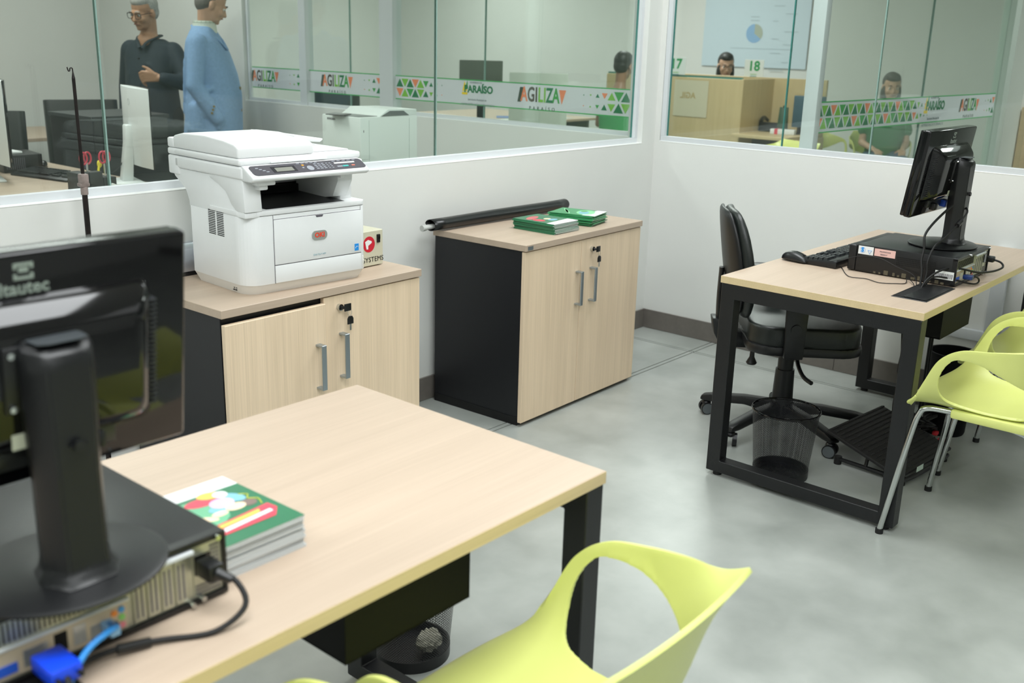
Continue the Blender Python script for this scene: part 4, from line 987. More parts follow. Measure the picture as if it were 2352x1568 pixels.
# ------------------------------------------------------------------ monitors
def monitor(label, x, y, z, rz):
    t = thing('monitor', label, 'monitor', (x, y, z), rz)
    b = B(); b.lathe([(0, .0), (.118, .0), (.125, .003), (.125, .006), (.118, .009), (.07, .012), (.055, .016), (0, .016)], n=56, c=(0, .02, 0), sy=.92); done('base_plate', b, BLKS, t)
    def col(w, d): return [(-w/2, d*.15), (-w/2, -d*.05), (-w*.30, -d/2), (w*.30, -d/2), (w/2, -d*.05), (w/2, d*.15), (w*.42, d/2), (-w*.42, d/2)]
    bm = bmesh.new(); lev = ((.010, .105, .085), (.020, .088, .066), (.035, .080, .058), (.15, .080, .057), (.275, .088, .060), (.293, .088, .060), (.303, .076, .048)); R2 = []
    for zz, w_, d_ in lev: R2.append([bm.verts.new((p[0], p[1]-.015, zz-(.012*(p[1]/d_+.5) if zz > .28 else 0)*-1)) for p in col(w_, d_)])
    for i in range(len(R2)-1):
        for k in range(8): bm.faces.new((R2[i][k], R2[i][(k+1) % 8], R2[i+1][(k+1) % 8], R2[i+1][k]))
    bm.faces.new(R2[0][::-1]); bm.faces.new(R2[-1]); bmesh.ops.recalc_face_normals(bm, faces=bm.faces); bmesh.ops.bevel(bm, geom=[e for e in bm.edges], offset=.003, segments=2, affect='EDGES', clamp_overlap=True)
    b = B(); b._add(bm); cl = done('column', b, BLKS, t, smooth=50)
    b = B(); b.prism([(-.030, -.034), (-.018, -.040), (.018, -.040), (.030, -.034), (.032, -.010), (.026, .002), (-.026, .002), (-.032, -.010)], .3115, .3125, 'z'); done('column_cap', b, mat('cap_grey_black', '#34393c', .45), cl)
    b = B(); b.cyl((0, -.046, .188), (0, -.052, .188), .007, n=14); b.box(-.010, .012, -.049, -.044, .187, .189); b.box(.040, .048, -.02, -.008, .165, .185, r=.002); done('cable_clip', b, BLKS, cl)['kind'] = 'stuff'
    ax = Matrix.Translation((-.016, .055, .262)) @ Matrix.Rotation(rad(7.0), 4, 'X')      # screen plane, leaning back at the top
    def P(nm, b, m, par=None, **k): bmesh.ops.transform(b.bm, matrix=ax, verts=b.bm.verts); return done(nm, b, m, par or t, **k)
    zc = 0.0; W2 = .219; H2 = .147
    b = B(); b.box(-W2, W2, -.012, .014, -H2+zc, H2+zc, r=.006, seg=3); hs = P('housing', b, BLKG)
    b = B(); b.box(-W2+.002, W2-.002, .012, .026, -H2+.002, H2-.002, r=.004, seg=2); P('front_bezel', b, BLKG)
    b = B(); b.box(-W2+.016, W2-.016, .0262, .0266, -H2+.018, H2-.018); P('screen', b, mat('screen_off', '#08090b', .12), smooth=None)
    # raised rear shell with chamfered rim
    bm = bmesh.new(); R3 = []
    for yy, g in ((-.010, .016), (-.026, .009), (-.050, -.012), (-.053, -.019)):
        w_, z0, z1 = .150+g, -.085-g, .078+g; c = .016; pts = []
        for (cx, cz, a0) in ((w_-c, z1-c, 0), (-w_+c, z1-c, 90), (-w_+c, z0+c, 180), (w_-c, z0+c, 270)):
            for k in range(5): a = rad(a0+22.5*k); pts.append((cx+c*math.cos(a), cz+c*math.sin(a)))
        R3.append([bm.verts.new((p[0], yy, p[1])) for p in pts])
    n = len(R3[0])
    for i in range(len(R3)-1):
        for k in range(n): bm.faces.new((R3[i][k], R3[i][(k+1) % n], R3[i+1][(k+1) % n], R3[i+1][k]))
    bm.faces.new(R3[-1]); bmesh.ops.recalc_face_normals(bm, faces=bm.faces)
    b = B(); b._add(bm); rs = P('rear_shell', b, BLKG, smooth=40)
    b = B()
    for i in range(24): zz = -.075+i*.0062; [b.box(min(s*.150, s*.1645), max(s*.150, s*.1645), -.032, -.018, zz, zz+.0018) for s in (-1, 1)]
    P('rear_vent', b, mat('vent_dark_grey', '#2c2e31', .4), rs, smooth=None)['kind'] = 'stuff'
    b = B(); b.box(-.042, .042, -.058, -.045, -.030, .052, r=.003); vp = P('mount_plate', b, BLKS)
    b = B()
    for sx in (-1, 1):
        for sz in (-.022, .044): b.cyl((sx*.034, -.062, sz), (sx*.034, -.057, sz), .004, n=12)
    P('screws', b, CHROME, vp)['kind'] = 'stuff'
    b = B(); b.box(-.024, .024, -.075, -.055, -.03, .03, r=.004); P('neck', b, BLKS)
    b = B(); b.box(-.11, .11, -.024, -.011, -.120, -.092, r=.002); pp = P('port_block', b, mat('port_block_grey', '#2a2c2c', .3))
    b = B(); b.box(-.085, -.055, -.040, -.020, -.128, -.104, r=.003); P('power_plug', b, BLKS, pp)
    b = B(); b.box(.010, .042, -.042, -.020, -.125, -.100, r=.003); P('video_plug', b, mat('vga_plug_blue', '#1d4fb8', .4), pp)
    b = B(); b.box(-.05, -.030, -.0125, -.0118, -.112+.03, -.085+.03); b.bm.clear(); b.box(-.035, -.018, -.0535, -.0530, -.078, -.058); P('label', b, mat('sticker_cream', '#c9cdb8', .5), rs, smooth=None)
    TM = lambda x_, z_: ax @ face((x_, -.0126, z_), (1, 0, 0), (0, 0, 1))
    text('Itautec', .0215, mat('logo_light_grey', '#8f9a90', .4), hs, TM(.007, .104), bold=.0004)
    b = B()
    for x0, x1, z0, z1 in ((-.010, .010, .129, .132), (-.010, .010, .115, .118), (-.010, -.007, .118, .121), (-.010, -.007, .126, .129), (.007, .010, .118, .121), (.007, .010, .126, .129), (-.005, .005, .1225, .1275)): b.box(x0*1.15+.007, x1*1.15+.007, -.0130, -.0120, (z0-.1235)*1.15+.1245, (z1-.1235)*1.15+.1245)
    P('emblem', b, mat('logo_light_grey', '#8f9a90', .4), hs, smooth=None)
    return t
MR = monitor('black flat monitor seen from behind, on the computer of the right desk', -0.885, -1.822, 0.8330, rad(-1.5))
MN = monitor('black monitor filling the left foreground, seen from behind', -4.102, -1.822, 0.8385, rad(0))

# ------------------------------------------------------------------ keyboard, mouse, pads, cables
KEYM = mat('key_dark_grey', '#23282a', .38)
def keyboard(label, x, y, z, rz, keys=True):
    """local +x to the right of the typist; typist sits at -y"""
    t = thing('keyboard', label, 'keyboard', (x, y, z), rz)
    b = B(); b.prism([(-.085, .0), (.075, .0), (.075, .026), (.06, .029), (-.055, .017), (-.085, .010)], -.222, .222, 'x', r=.004, seg=2); done('keyboard_body', b, BLKS, t)
    def kz(yy): return .017+(yy+.055)*(.012/.115)
    km = None; coll = B()
    def key(cx, cy, w_=.0165):
        nonlocal km
        if keys:
            b = B(); M = Matrix.Rotation(rad(5.9), 4, 'X')
            bm = bmesh.new(); bmesh.ops.create_cube(bm, size=1)
            for v in bm.verts:
                top = v.co.z > 0; v.co = Vector((v.co.x*w_*(.80 if top else 1), v.co.y*.0165*(.78 if top else 1)+(.001 if top else 0), .0085 if top else -.001))
            b._add(bm, M)
            if w_ == .0165:
                if km is None: o = done('key', b, KEYM, t, smooth=None); km = o.data
                else: b.bm.free(); o = link('key', km, None, t)
            else: o = done('key', b, KEYM, t, smooth=None)
            o.location = (cx, cy, kz(cy))
        else:
            coll.box(cx-w_/2, cx+w_/2, cy-.008, cy+.008, kz(cy), kz(cy)+.007)
    for r in range(5):
        yy = -.045+r*.0190
        n = 14 if r else 0
        for i in range(n): key(-.205+i*.0190+(.004*(r % 2)), yy)
        for i in range(4): key(.155+i*.0190, yy)
        if r in (3, 4):
            for i in range(3): key(.077+i*.019, yy)
    key(.096, -.026); [key(.077+i*.019, -.045) for i in range(3)]
    for i in range(3): key(-.203+i*.0235, -.045, .021)
    key(-.090, -.045, .105)
    for i in range(3): key(-.016+i*.0235, -.045, .021)
    for i in range(13): key(-.205+i*.0215+(.008 if i > 4 else 0), .056)
    if keys: coll.bm.free()
    else: done('keys', coll, KEYM, t, smooth=None)['kind'] = 'stuff'
    return t
keyboard('black computer keyboard on the right desk beside the mouse', -0.905, -1.455, 0.7345, PI-0.03)
def mouse(label, x, y, z, rz):
    t = thing('computer_mouse', label, 'mouse', (x, y, z), rz)
    bm = bmesh.new(); R4 = []
    for u, w_, h_ in ((-.056, .020, .012), (-.050, .044, .022), (-.035, .056, .033), (-.012, .060, .038), (.015, .057, .034), (.038, .052, .025), (.052, .044, .017), (.057, .030, .012)):
        R4.append([bm.verts.new((u, math.copysign(abs(math.cos(a))**.6, math.cos(a))*w_/2, .001+h_*(math.sin(a) if math.sin(a) > 0 else 0)**.7)) for a in [PI*k/12 for k in range(13)]])
    for i in range(7):
        for k in range(12): bm.faces.new((R4[i][k], R4[i][k+1], R4[i+1][k+1], R4[i+1][k]))
    bm.faces.new(R4[0]); bm.faces.new(R4[-1][::-1]); bmesh.ops.holes_fill(bm, edges=bm.edges[:]); bmesh.ops.recalc_face_normals(bm, faces=bm.faces)
    b = B(); b._add(bm); me = evaluated(b, [('SUBSURF', dict(levels=2))]); link('mouse_shell', me, mat('mouse_black', '#17191b', .33), t)
    b = B(); b.cyl((.034, -.0035, .022), (.034, .0035, .022), .009, n=20); done('scroll_wheel', b, BLKR, t)
    b = B(); b.tube([(.054, 0, .016), (.03, 0, .0305), (.0, 0, .0385)], .0008, n=5); done('button_seam', b, VOID, t)
    return t
mouse('black corded computer mouse near the left end of the right desk', -1.105, -1.358, 0.7345, rad(-100))
t = thing('notepad', 'small white pad behind the computer on the right desk', 'notepad', (-0.68, -1.86, 0.7345), 0)
b = B(); b.box(.0, .105, -.02, .13, 0, .022, r=.001, seg=1); done('pages', b, PAPER, t, smooth=None)
b = B(); b.box(.0, .105, -.02, .13, .0222, .0232); done('top_sheet', b, mat('pad_mint_sheet', '#d5e2d6', .5), t, smooth=None)

def cable(name, label, pts, r, m=BLKR, cat='cable'):
    t = thing(name, label, cat, (0, 0, 0), 0); b = B(); b.tube(pts, r, n=8, sub=6); done('cord', b, m, t, smooth=70); return t
cable('mouse_cable', 'thin black mouse cord curling over the right desk', [(-1.133, -1.412, .745), (-1.071, -1.428, .7365), (-1.037, -1.458, .7365), (-1.081, -1.52, .737), (-1.182, -1.582, .737), (-1.222, -1.62, .737), (-1.209, -1.669, .737), (-1.235, -1.725, .737), (-1.203, -1.772, .737), (-1.174, -1.791, .737), (-1.13, -1.780, .745), (-1.187, -1.822, .742), (-1.235, -1.845, .728)], .0014)
cable('keyboard_cable', 'thin cord looping across the flank of the right computer', [(-1.105, -1.49, .752), (-1.118, -1.545, .772), (-1.118, -1.60, .793), (-1.118, -1.67, .797), (-1.118, -1.734, .776), (-1.120, -1.79, .760), (-1.16, -1.82, .748), (-1.21, -1.84, .728)], .0014)
t = cable('monitor_power_cable', 'thick black cord hanging from the monitor of the right desk', [(-.95, -1.838, .985), (-1.02, -1.83, .96), (-1.10, -1.825, .93), (-1.142, -1.822, .90), (-1.153, -1.829, .86), (-1.166, -1.83, .82), (-1.172, -1.838, .79), (-1.18, -1.842, .755), (-1.189, -1.845, .722)], .0042)
t = cable('monitor_video_cable', 'black video cord with ferrite bead below the right monitor', [(-.865, -1.838, .988), (-.90, -1.875, .965), (-.97, -1.88, .94), (-1.04, -1.875, .91), (-1.09, -1.865, .885), (-1.130, -1.855, .868), (-1.160, -1.849, .82), (-1.166, -1.853, .784), (-1.176, -1.852, .750), (-1.182, -1.850, .722)], .0032)
b = B(); b.cyl((-.975, -1.881, .938), (-1.005, -1.879, .926), .0085, n=14); done('ferrite_bead', b, BLKS, t)
t = cable('power_cable', 'black mains cord plugged into the rear of the right computer', [(-.802, -1.955, .792), (-.806, -1.985, .786), (-.83, -2.0, .775), (-.88, -1.99, .768), (-.94, -1.97, .768), (-.99, -1.955, .775), (-1.05, -1.93, .790), (-1.10, -1.905, .797), (-1.15, -1.88, .785), (-1.18, -1.86, .76), (-1.20, -1.85, .728)], .0036)
b = B(); b.box(-.814, -.790, -1.962, -1.936, .782, .803, r=.004); done('plug', b, BLKS, t)
t = cable('video_loop_cable', 'black video cord looping out of the rear of the right computer', [(-1.04, -1.945, .770), (-1.03, -1.965, .768), (-1.00, -1.972, .757), (-.99, -1.972, .743), (-1.02, -1.968, .740), (-1.06, -1.95, .748), (-1.11, -1.90, .764), (-1.15, -1.868, .765), (-1.175, -1.850, .728)], .003)
b = B(); b.box(-1.055, -1.035, -1.968, -1.936, .757, .772, r=.003); done('plug', b, mat('vga_plug_navy', '#142f66', .4), t)
t = cable('near_power_cable', 'black mains cord behind the computer in the foreground', [(-3.938, -1.875, .80), (-3.925, -1.905, .79), (-3.93, -1.93, .765), (-3.975, -1.925, .745), (-4.03, -1.895, .746), (-4.075, -1.880, .750), (-4.12, -1.878, .752), (-4.165, -1.89, .75), (-4.20, -1.905, .735)], .0040)
b = B(); b.box(-3.952, -3.928, -1.885, -1.850, .787, .812, r=.004); b.cyl((-3.940, -1.884, .80), (-3.930, -1.903, .793), .008, .005, 12); done('plug', b, BLKS, t); b = B(); b.cyl((-4.045, -1.889, .747), (-4.085, -1.880, .751), .0065, n=12); done('cord_sleeve', b, BLKS, t)
t = cable('network_cable', 'blue network cord behind the computer in the foreground', [(-4.082, -1.858, .776), (-4.086, -1.885, .786), (-4.105, -1.90, .793), (-4.130, -1.905, .787), (-4.150, -1.91, .772), (-4.170, -1.92, .752), (-4.19, -1.95, .742)], .0042, mat('cord_blue', '#2f8fe0', .4))
b = B(); b.box(-4.089, -4.075, -1.876, -1.850, .766, .780, r=.002); done('plug', b, mat('plug_clear_blue', '#8fc0ea', .3), t)
t = thing('video_plug', 'bright blue video connector behind the computer in the foreground', 'connector', (-4.165, -1.895, .772), 0)
b = B(); b.box(-.020, .018, -.025, .030, -.010, .012, r=.004); done('connector_body', b, mat('connector_blue', '#1546e0', .35), t)
b = B(); b.tube([(-.002, -.02, 0), (-.006, -.035, -.012), (-.03, -.045, -.022)], .0045, n=8); [b.cyl((x_, -.026, .001), (x_, -.034, .001), .003, n=8) for x_ in (-.014, .012)]; done('cord', b, BLKR, t)
t = thing('cord_tangle', 'tangle of black cords on the floor under the right desk', 'cables', (0, 0, 0), 0)
R_ = random.Random(11)
for k in range(5):
    p = [Vector((-.60+R_.uniform(-.09, .09), -1.72+R_.uniform(-.08, .08), .008+R_.uniform(0, .09))) for _ in range(8)]
    p[0] = Vector((-.95+.02*k, -1.83, .55)) if k < 2 else p[0]
    b = B(); b.tube(p, .005, n=6, sub=5); done('cord', b, BLKR, t)
b = B(); b.box(-.66, -.60, -1.84, -1.81, .002, .02, r=.004); b.box(-.60, -.575, -1.80, -1.78, .02, .035, r=.003); done('red_plug', b, mat('plug_red', '#c8323a', .4), t)['label'] = 'red plastic plug'
t = thing('hanging_cord', 'two black cords hanging beneath the right desk by its front leg', 'cables', (0, 0, 0), 0)
for k, q in enumerate(([(-1.16, -1.80, .56), (-1.12, -1.80, .40), (-1.09, -1.78, .28), (-1.05, -1.78, .15), (-.98, -1.78, .012)], [(-1.10, -1.80, .56), (-1.15, -1.80, .42), (-1.02, -1.79, .33), (-.92, -1.76, .25), (-.85, -1.74, .10), (-.80, -1.75, .012)])):
    b = B(); b.tube(q, .005, n=7); done('cord', b, BLKR, t)

# ------------------------------------------------------------------ bins, footrest
WIRE = mesh_wire('black_wire_mesh', '#16171a', 95, 34, 0.40)
def wastebasket(label, x, y, h=.25, rt=.118, rb=.096):
    t = thing('wastebasket', label, 'wastebasket', (x, y, 0), 0)
    b = B(); b.lathe([(rb+(rt-rb)*k/8, .012+(h-.012)*k/8) for k in range(9)], n=56, uv=True); done('mesh_wall', b, WIRE, t)
    b = B(); b.tube([(rt*math.cos(2*PI*k/32), rt*math.sin(2*PI*k/32), h) for k in range(32)], .0042, n=10, closed=True, sub=2); done('rim', b, BLKG, t)
    b = B(); b.lathe([(0, .008), (rb-.002, .008), (rb-.002, .030), (rb+.003, .030), (rb+.003, 0), (0, 0)], n=48); done('base', b, BLKS, t)
    return t
wastebasket('black wire mesh wastebasket inside the frame of the right desk', -1.345, -1.492)
wastebasket('black wire mesh wastebasket under the foreground desk, crumpled paper inside', -3.045, -1.325)
b = B(); b.sph((0, 0, 0), .032, (1.1, .9, .85), 20)
R_ = random.Random(5)
for v_ in b.bm.verts: v_.co *= R_.uniform(.78, 1.12)
o = done('crumpled_paper', b, mat('crumpled_tissue', '#b9b7a6', .8), None, smooth=20); o.location = (-3.02, -1.365, .040); tag(o, 'crumpled ball of paper inside the wastebasket under the foreground desk', 'paper')
t = thing('floor_bin', 'tall black plastic bin standing beneath the right desk near the wall', 'bin', (-0.46, -1.78, 0), 0)
b = B(); b.lathe([(0, 0), (.078, 0), (.082, .01), (.095, .33), (.099, .33), (.099, .34), (.090, .34), (.076, .02), (0, .02)], n=40); done('bin_wall', b, BLKD, t)
t = thing('footrest', 'black ridged tilting footrest on the floor under the right desk', 'footrest', (-0.945, -1.735, 0), rad(-6))
M = Matrix.Translation((0, 0, .085)) @ Matrix.Rotation(rad(17), 4, 'X')
FM = mat('footrest_rubber', '#1b1a1a', .6)
b = B(); b.box(-.21, .21, -.155, .155, -.008, .006, r=.004, M=M); done('tread_plate', b, FM, t)
b = B()
for i in range(34):
    for j in range(16):
        x_ = -.197+i*.0118+(.006 if j % 2 else 0); y_ = -.142+j*.019
        b.box(x_, x_+.009, y_, y_+.005, .0058, .0085, M=M)
done('tread_ridges', b, FM, t, smooth=None)['kind'] = 'stuff'
b = B(); b.box(-.16, .16, -.13, -.10, -.03, -.007, r=.004, M=M); done('pivot_bar', b, BLKS, t)
b = B(); b.tube([(-.17, .12, .02), (-.17, -.10, .02), (-.165, -.15, .02), (.165, -.15, .02), (.17, -.10, .02), (.17, .12, .02)], .008, n=8, sub=4); b.tube([(-.16, .0, .055), (-.17, .0, .02)], .007); b.tube([(.16, 0, .055), (.17, 0, .02)], .007); done('tube_frame', b, BLKM, t)
b = B(); [b.cyl((sx*.17, sy, 0), (sx*.17, sy, .03), .014, n=14) for sx in (-1, 1) for sy in (-.14, .11)]; done('rubber_feet', b, BLKR, t)['kind'] = 'stuff'
b = B(); b.box(-.045, .005, -.1605, -.1595, -.008, .012, M=Matrix.Translation((-.06, -.002, .045))); s = done('sticker', b, mat('sticker_mint', '#cfe0d3', .5), t, smooth=None); s['label'] = 'small pale sticker'
# ================================================================== people
SKIN1 = mat('skin_tan', '#b58a6c', .5, noise=.06, nscale=30); SKIN2 = mat('skin_light', '#c79f84', .5, noise=.06, nscale=30); SKIN3 = mat('skin_brown', '#9c735a', .5)
HGREY = mat('hair_grey', '#a9a8a2', .7, noise=.35, nscale=120); HDARK = mat('hair_dark', '#171413', .5, noise=.3, nscale=120); HMIX = mat('hair_ash', '#6d6a64', .6, noise=.3, nscale=120); HGR2 = mat('hair_grey_brown', '#4b4843', .7, noise=.35, nscale=120)
EYEW = mat('eye_white', '#d8d4cc', .3); IRIS = mat('iris_dark', '#1c1410', .2); LIPS = mat('lips', '#8e5a4c', .5)
def caps(b, p0, r0, p1, r1=None, n=14):
    r1 = r0 if r1 is None else r1
    p0, p1 = Vector(p0), Vector(p1)
    if (p1-p0).length > 1e-5: b.cyl(p0, p1, r0, r1, n)
    b.sph(p0, r0, n=n); b.sph(p1, r1, n=n)
def chain(b, pts, rs):
    for i in range(len(pts)-1): caps(b, pts[i], rs[i], pts[i+1], rs[i+1])
def loft(b, rings, n=28, sq=.85, M=None):
    """rings: (z, cx, cy, rx, ry)"""
    bm = bmesh.new(); R_ = []
    for z, cx, cy, rx, ry in rings:
        R_.append([bm.verts.new((cx+rx*math.copysign(abs(math.cos(a))**sq, math.cos(a)), cy+ry*math.copysign(abs(math.sin(a))**sq, math.sin(a)), z)) for a in [2*PI*k/n for k in range(n)]])
    for i in range(len(R_)-1):
        for k in range(n): bm.faces.new((R_[i][k], R_[i][(k+1) % n], R_[i+1][(k+1) % n], R_[i+1][k]))
    bm.faces.new(R_[0][::-1]); bm.faces.new(R_[-1]); bmesh.ops.recalc_face_normals(bm, faces=bm.faces)
    b._add(bm, M)
def head(b, M):
    """head facing -y, origin between the eyes"""
    S = lambda c, r: b.sph(c, 1, r, 20, M=M)
    def T(p): return (M @ Vector(p))
    S((0, .018, .036), (.076, .094, .086)); S((0, -.018, -.028), (.063, .070, .084)); S((0, -.032, -.078), (.048, .048, .036)); S((0, -.068, -.098), (.019, .016, .016))
    caps(b, T((0, -.084, -.004)), .009, T((0, -.100, -.036)), .0135); S((.010, -.094, -.040), (.009, .010, .008)); S((-.010, -.094, -.040), (.009, .010, .008))
    caps(b, T((-.032, -.080, .014)), .010, T((.032, -.080, .014)), .010)
    for s in (-1, 1):
        S((s*.036, -.060, -.034), (.024, .024, .024)); S((s*.079, .012, -.014), (.010, .019, .032))
    caps(b, T((-.017, -.083, -.064)), .008, T((.017, -.083, -.064)), .008)
def face_parts(t, M, hair, glasses=False, hairs=None, lens=None):
    for s in (-1, 1):
        b = B(); b.sph((s*.031, -.0755, -.002), .0125, (1, .8, .8), 14, M=M); e = done('eye', b, EYEW, t, smooth=180)
        b = B(); b.sph((s*.031, -.0850, -.003), .0052, (1, .5, 1), 12, M=M); done('iris', b, IRIS, e, smooth=180)
        b = B(); b.tube([M @ Vector(p) for p in ((s*.016, -.0925, .020), (s*.032, -.0905, .026), (s*.048, -.078, .020))], .0035, n=6); done('eyebrow', b, hair, t)
    b = B(); b.tube([M @ Vector(p) for p in ((-.022, -.084, -.066), (-.008, -.0925, -.063), (.008, -.0925, -.063), (.022, -.084, -.066))], .0038, n=6); done('lips', b, LIPS, t)
    b = B()
    for c, r in (hairs or [((0, .036, .040), (.082, .092, .092)), ((0, .060, -.01), (.072, .062, .070)), ((0, .008, .080), (.072, .085, .055)), ((0, .0, .090), (.064, .074, .040))]): b.sph(c, 1, r, 20, M=M)
    me = blob(b, .008, 3); link('hair', me, hair, t)
    if glasses:
        b = B()
        for s in (-1, 1):
            b.tube([M @ Vector((s*.034+.027*math.copysign(abs(math.cos(a))**.6, math.cos(a)), -.101+.010*abs(math.cos(a)), -.004+.019*math.copysign(abs(math.sin(a))**.6, math.sin(a)))) for a in [2*PI*k/16 for k in range(16)]], .0022, n=6, closed=True, sub=2)
            b.tube([M @ Vector(p) for p in ((s*.061, -.088, .006), (s*.078, -.04, .004), (s*.084, .02, -.004))], .0022, n=6)
        b.tube([M @ Vector(p) for p in ((-.008, -.104, .004), (0, -.106, .007), (.008, -.104, .004))], .0020, n=6)
        g = done('glasses', b, lens or BLKG, t)
def hand(b, w, d, nrm, thumb, curl=.5, s=1.0):
    """w wrist, d towards the fingers, nrm out of the palm, thumb towards the thumb side; fingers of unequal length"""
    w, d, nrm, th = Vector(w), Vector(d).normalized(), Vector(nrm).normalized(), Vector(thumb).normalized()
    for k, o in enumerate((-.030, -.010, .010, .030)): caps(b, w+th*o*.6*s, .014*s, w+d*.085*s+th*o*s, .0115*s)
    for o, L in ((-.031, .062), (-.0105, .075), (.0105, .082), (.031, .074)):
        p = w+d*.085*s+th*o*s; a = 0
        for q, f in enumerate((.45, .32, .23)):
            a += curl*(.9 if q else .7); nx = p+(d*math.cos(a)+nrm*math.sin(a))*L*f*s; r = (.0095, .0088, .0078)[q]*s
            caps(b, p, r, nx, r*.93); p = nx
    p = w+d*.018*s+th*.030*s; q = p+(d*.5+th*.75+nrm*.35).normalized()*.042*s; r = q+(d*.85+th*.45+nrm*.2).normalized()*.032*s
    caps(b, p, .013*s, q, .0105*s); caps(b, q, .0105*s, r, .0088*s)
def Mat(loc, rx=0, ry=0, rz=0): return Matrix.Translation(loc) @ Euler((rad(rx), rad(ry), rad(rz)), 'XYZ').to_matrix().to_4x4()

# ---- standing man in the light blue blazer (faces right in the photograph)
def man_blazer():
    t = thing('person', 'man in light blue blazer and checked collar, standing with hand in pocket', 'person', (-.405, 3.41, 0), rad(40))
    Mh = Mat((0, -.045, 1.672), 24, 0, 22)
    b = B(); head(b, Mh)
    chain(b, [Mh @ Vector((0, .03, -.05)), (0, .01, 1.545), (0, .03, 1.46)], (.056, .056, .07))
    loft(b, [(.92, 0, 0, .15, .11), (1.05, 0, -.02, .155, .125), (1.3, 0, 0, .165, .11), (1.45, 0, .02, .15, .08)])
    chain(b, [(-.17, .02, 1.43), (-.235, .03, 1.14), (-.175, -.08, .95)], (.05, .042, .030)); hand(b, (-.155, -.085, .93), (.25, -.10, -1), (1, 0, 0), (0, -1, 0), .3, .9)
    chain(b, [(.17, .02, 1.43), (.235, .03, 1.14), (.215, -.05, .90)], (.05, .042, .030)); hand(b, (.212, -.06, .885), (0, -.1, -1), (-1, 0, 0), (0, -1, 0), .3)
    for s in (-1, 1): chain(b, [(s*.09, .0, .93), (s*.10, -.01, .50), (s*.105, .03, .09), (s*.105, -.12, .045)], (.085, .055, .042, .035))
    link('body', blob(b, .0065, 2), SKIN2, t)
    face_parts(t, Mh, HMIX)
    BLZ = mat('blazer_light_blue', '#86a8cf', .75, noise=.10, nscale=60, bump=.3, bscale=300)
    b = B(); loft(b, [(.790, 0, .00, .205, .195), (.83, 0, -.005, .208, .196), (.95, 0, -.015, .200, .190), (1.08, 0, -.025, .190, .182), (1.22, 0, -.012, .200, .168), (1.35, 0, .01, .212, .142), (1.43, 0, .022, .205, .115), (1.485, 0, .028, .14, .090), (1.53, 0, .030, .078, .072)])
    chain(b, [(-.185, .02, 1.42), (-.250, .035, 1.14), (-.205, -.095, .925)], (.068, .058, .046)); chain(b, [(.185, .02, 1.42), (.250, .035, 1.14), (.235, -.04, .93)], (.068, .058, .046))
    b.box(-.02, .02, -.185, -.165, .80, 1.0)
    for (p, q, r) in (((-.17, .10, 1.33), (-.235, .0, 1.20), .012), ((-.20, -.06, 1.12), (-.29, .03, 1.10), .014), ((-.20, -.075, 1.06), (-.285, .0, 1.04), .012), ((-.27, .03, 1.19), (-.20, .09, 1.16), .011), ((-.12, .135, 1.30), (-.10, .17, .95), .012), ((-.205, -.10, .86), (-.12, -.165, 1.02), .013), ((-.19, -.03, .97), (-.20, .0, 1.12), .05), ((-.17, -.07, .92), (-.19, -.03, 1.0), .05), ((-.175, .04, .85), (-.205, .03, 1.0), .055), ((-.175, .08, .85), (-.19, .08, 1.0), .05)):
        caps(b, p, r, q, r*.6)
    me = blob(b, .010, 5); j = link('blazer', me, BLZ, t)
    b = B(); b.tube([(-.072, .06, 1.495), (0, .10, 1.53), (.072, .06, 1.495), (.06, -.06, 1.46), (0, -.13, 1.38)], .016, n=8, flat=.5); b.tube([(-.072, .06, 1.495), (-.06, -.06, 1.46), (0, -.13, 1.38)], .016, n=8, flat=.5); done('lapel', b, BLZ, j)
    b = B(); [b.cyl((.015, -.190, z), (.015, -.206, z), .011, n=14) for z in (1.12, .97)]; [b.cyl((-.256+.0*k, -.075-.008*k, .965+.022*k), (-.268, -.078-.008*k, .965+.022*k), .008, n=10) for k in range(3)]; done('buttons', b, mat('button_brass', '#8c7a45', .4, .5), j)['kind'] = 'stuff'
    b = B(); b.lathe([(.070, -.05), (.066, .0), (.064, .028), (.067, .030), (.073, .0), (.078, -.05)], n=32, c=(0, .02, 1.535), sy=1.08); 
    CK = mat('shirt_checked', '#d5dccf', .7); sh = done('shirt_collar', b, CK, t)
    b = B()
    for k in range(16): a = 2*PI*k/16; b.tube([(.0705*math.cos(a), .02+.076*math.sin(a), 1.535), (.0685*math.cos(a), .02+.074*math.sin(a), 1.562)], .0012, n=4)
    for zz in (1.540, 1.552): b.tube([(.0715*math.cos(2*PI*k/24), .02+.077*math.sin(2*PI*k/24), zz) for k in range(24)], .0010, n=4, closed=True, sub=1)
    done('check_pattern', b, mat('check_green', '#7d9a86', .7), sh)['kind'] = 'stuff'
    b = B(); [chain(b, [(s*.09, .01, .93), (s*.105, .0, .50), (s*.108, .035, .10)], (.115, .082, .066)) for s in (-1, 1)]; loft(b, [(.80, 0, .0, .17, .13), (1.0, 0, .0, .17, .13)])
    link('trousers', blob(b, .014, 4), mat('trousers_navy', '#27334f', .8), t)
    for s in (-1, 1):
        b = B(); b.sph((s*.107, -.045, .045), .045, (.95, 2.9, .95), 18); b.box(s*.107-.045, s*.107+.045, -.17, .08, 0, .02, r=.008); done('shoe', b, mat('shoe_brown', '#3b2a20', .35), t)
man_blazer()

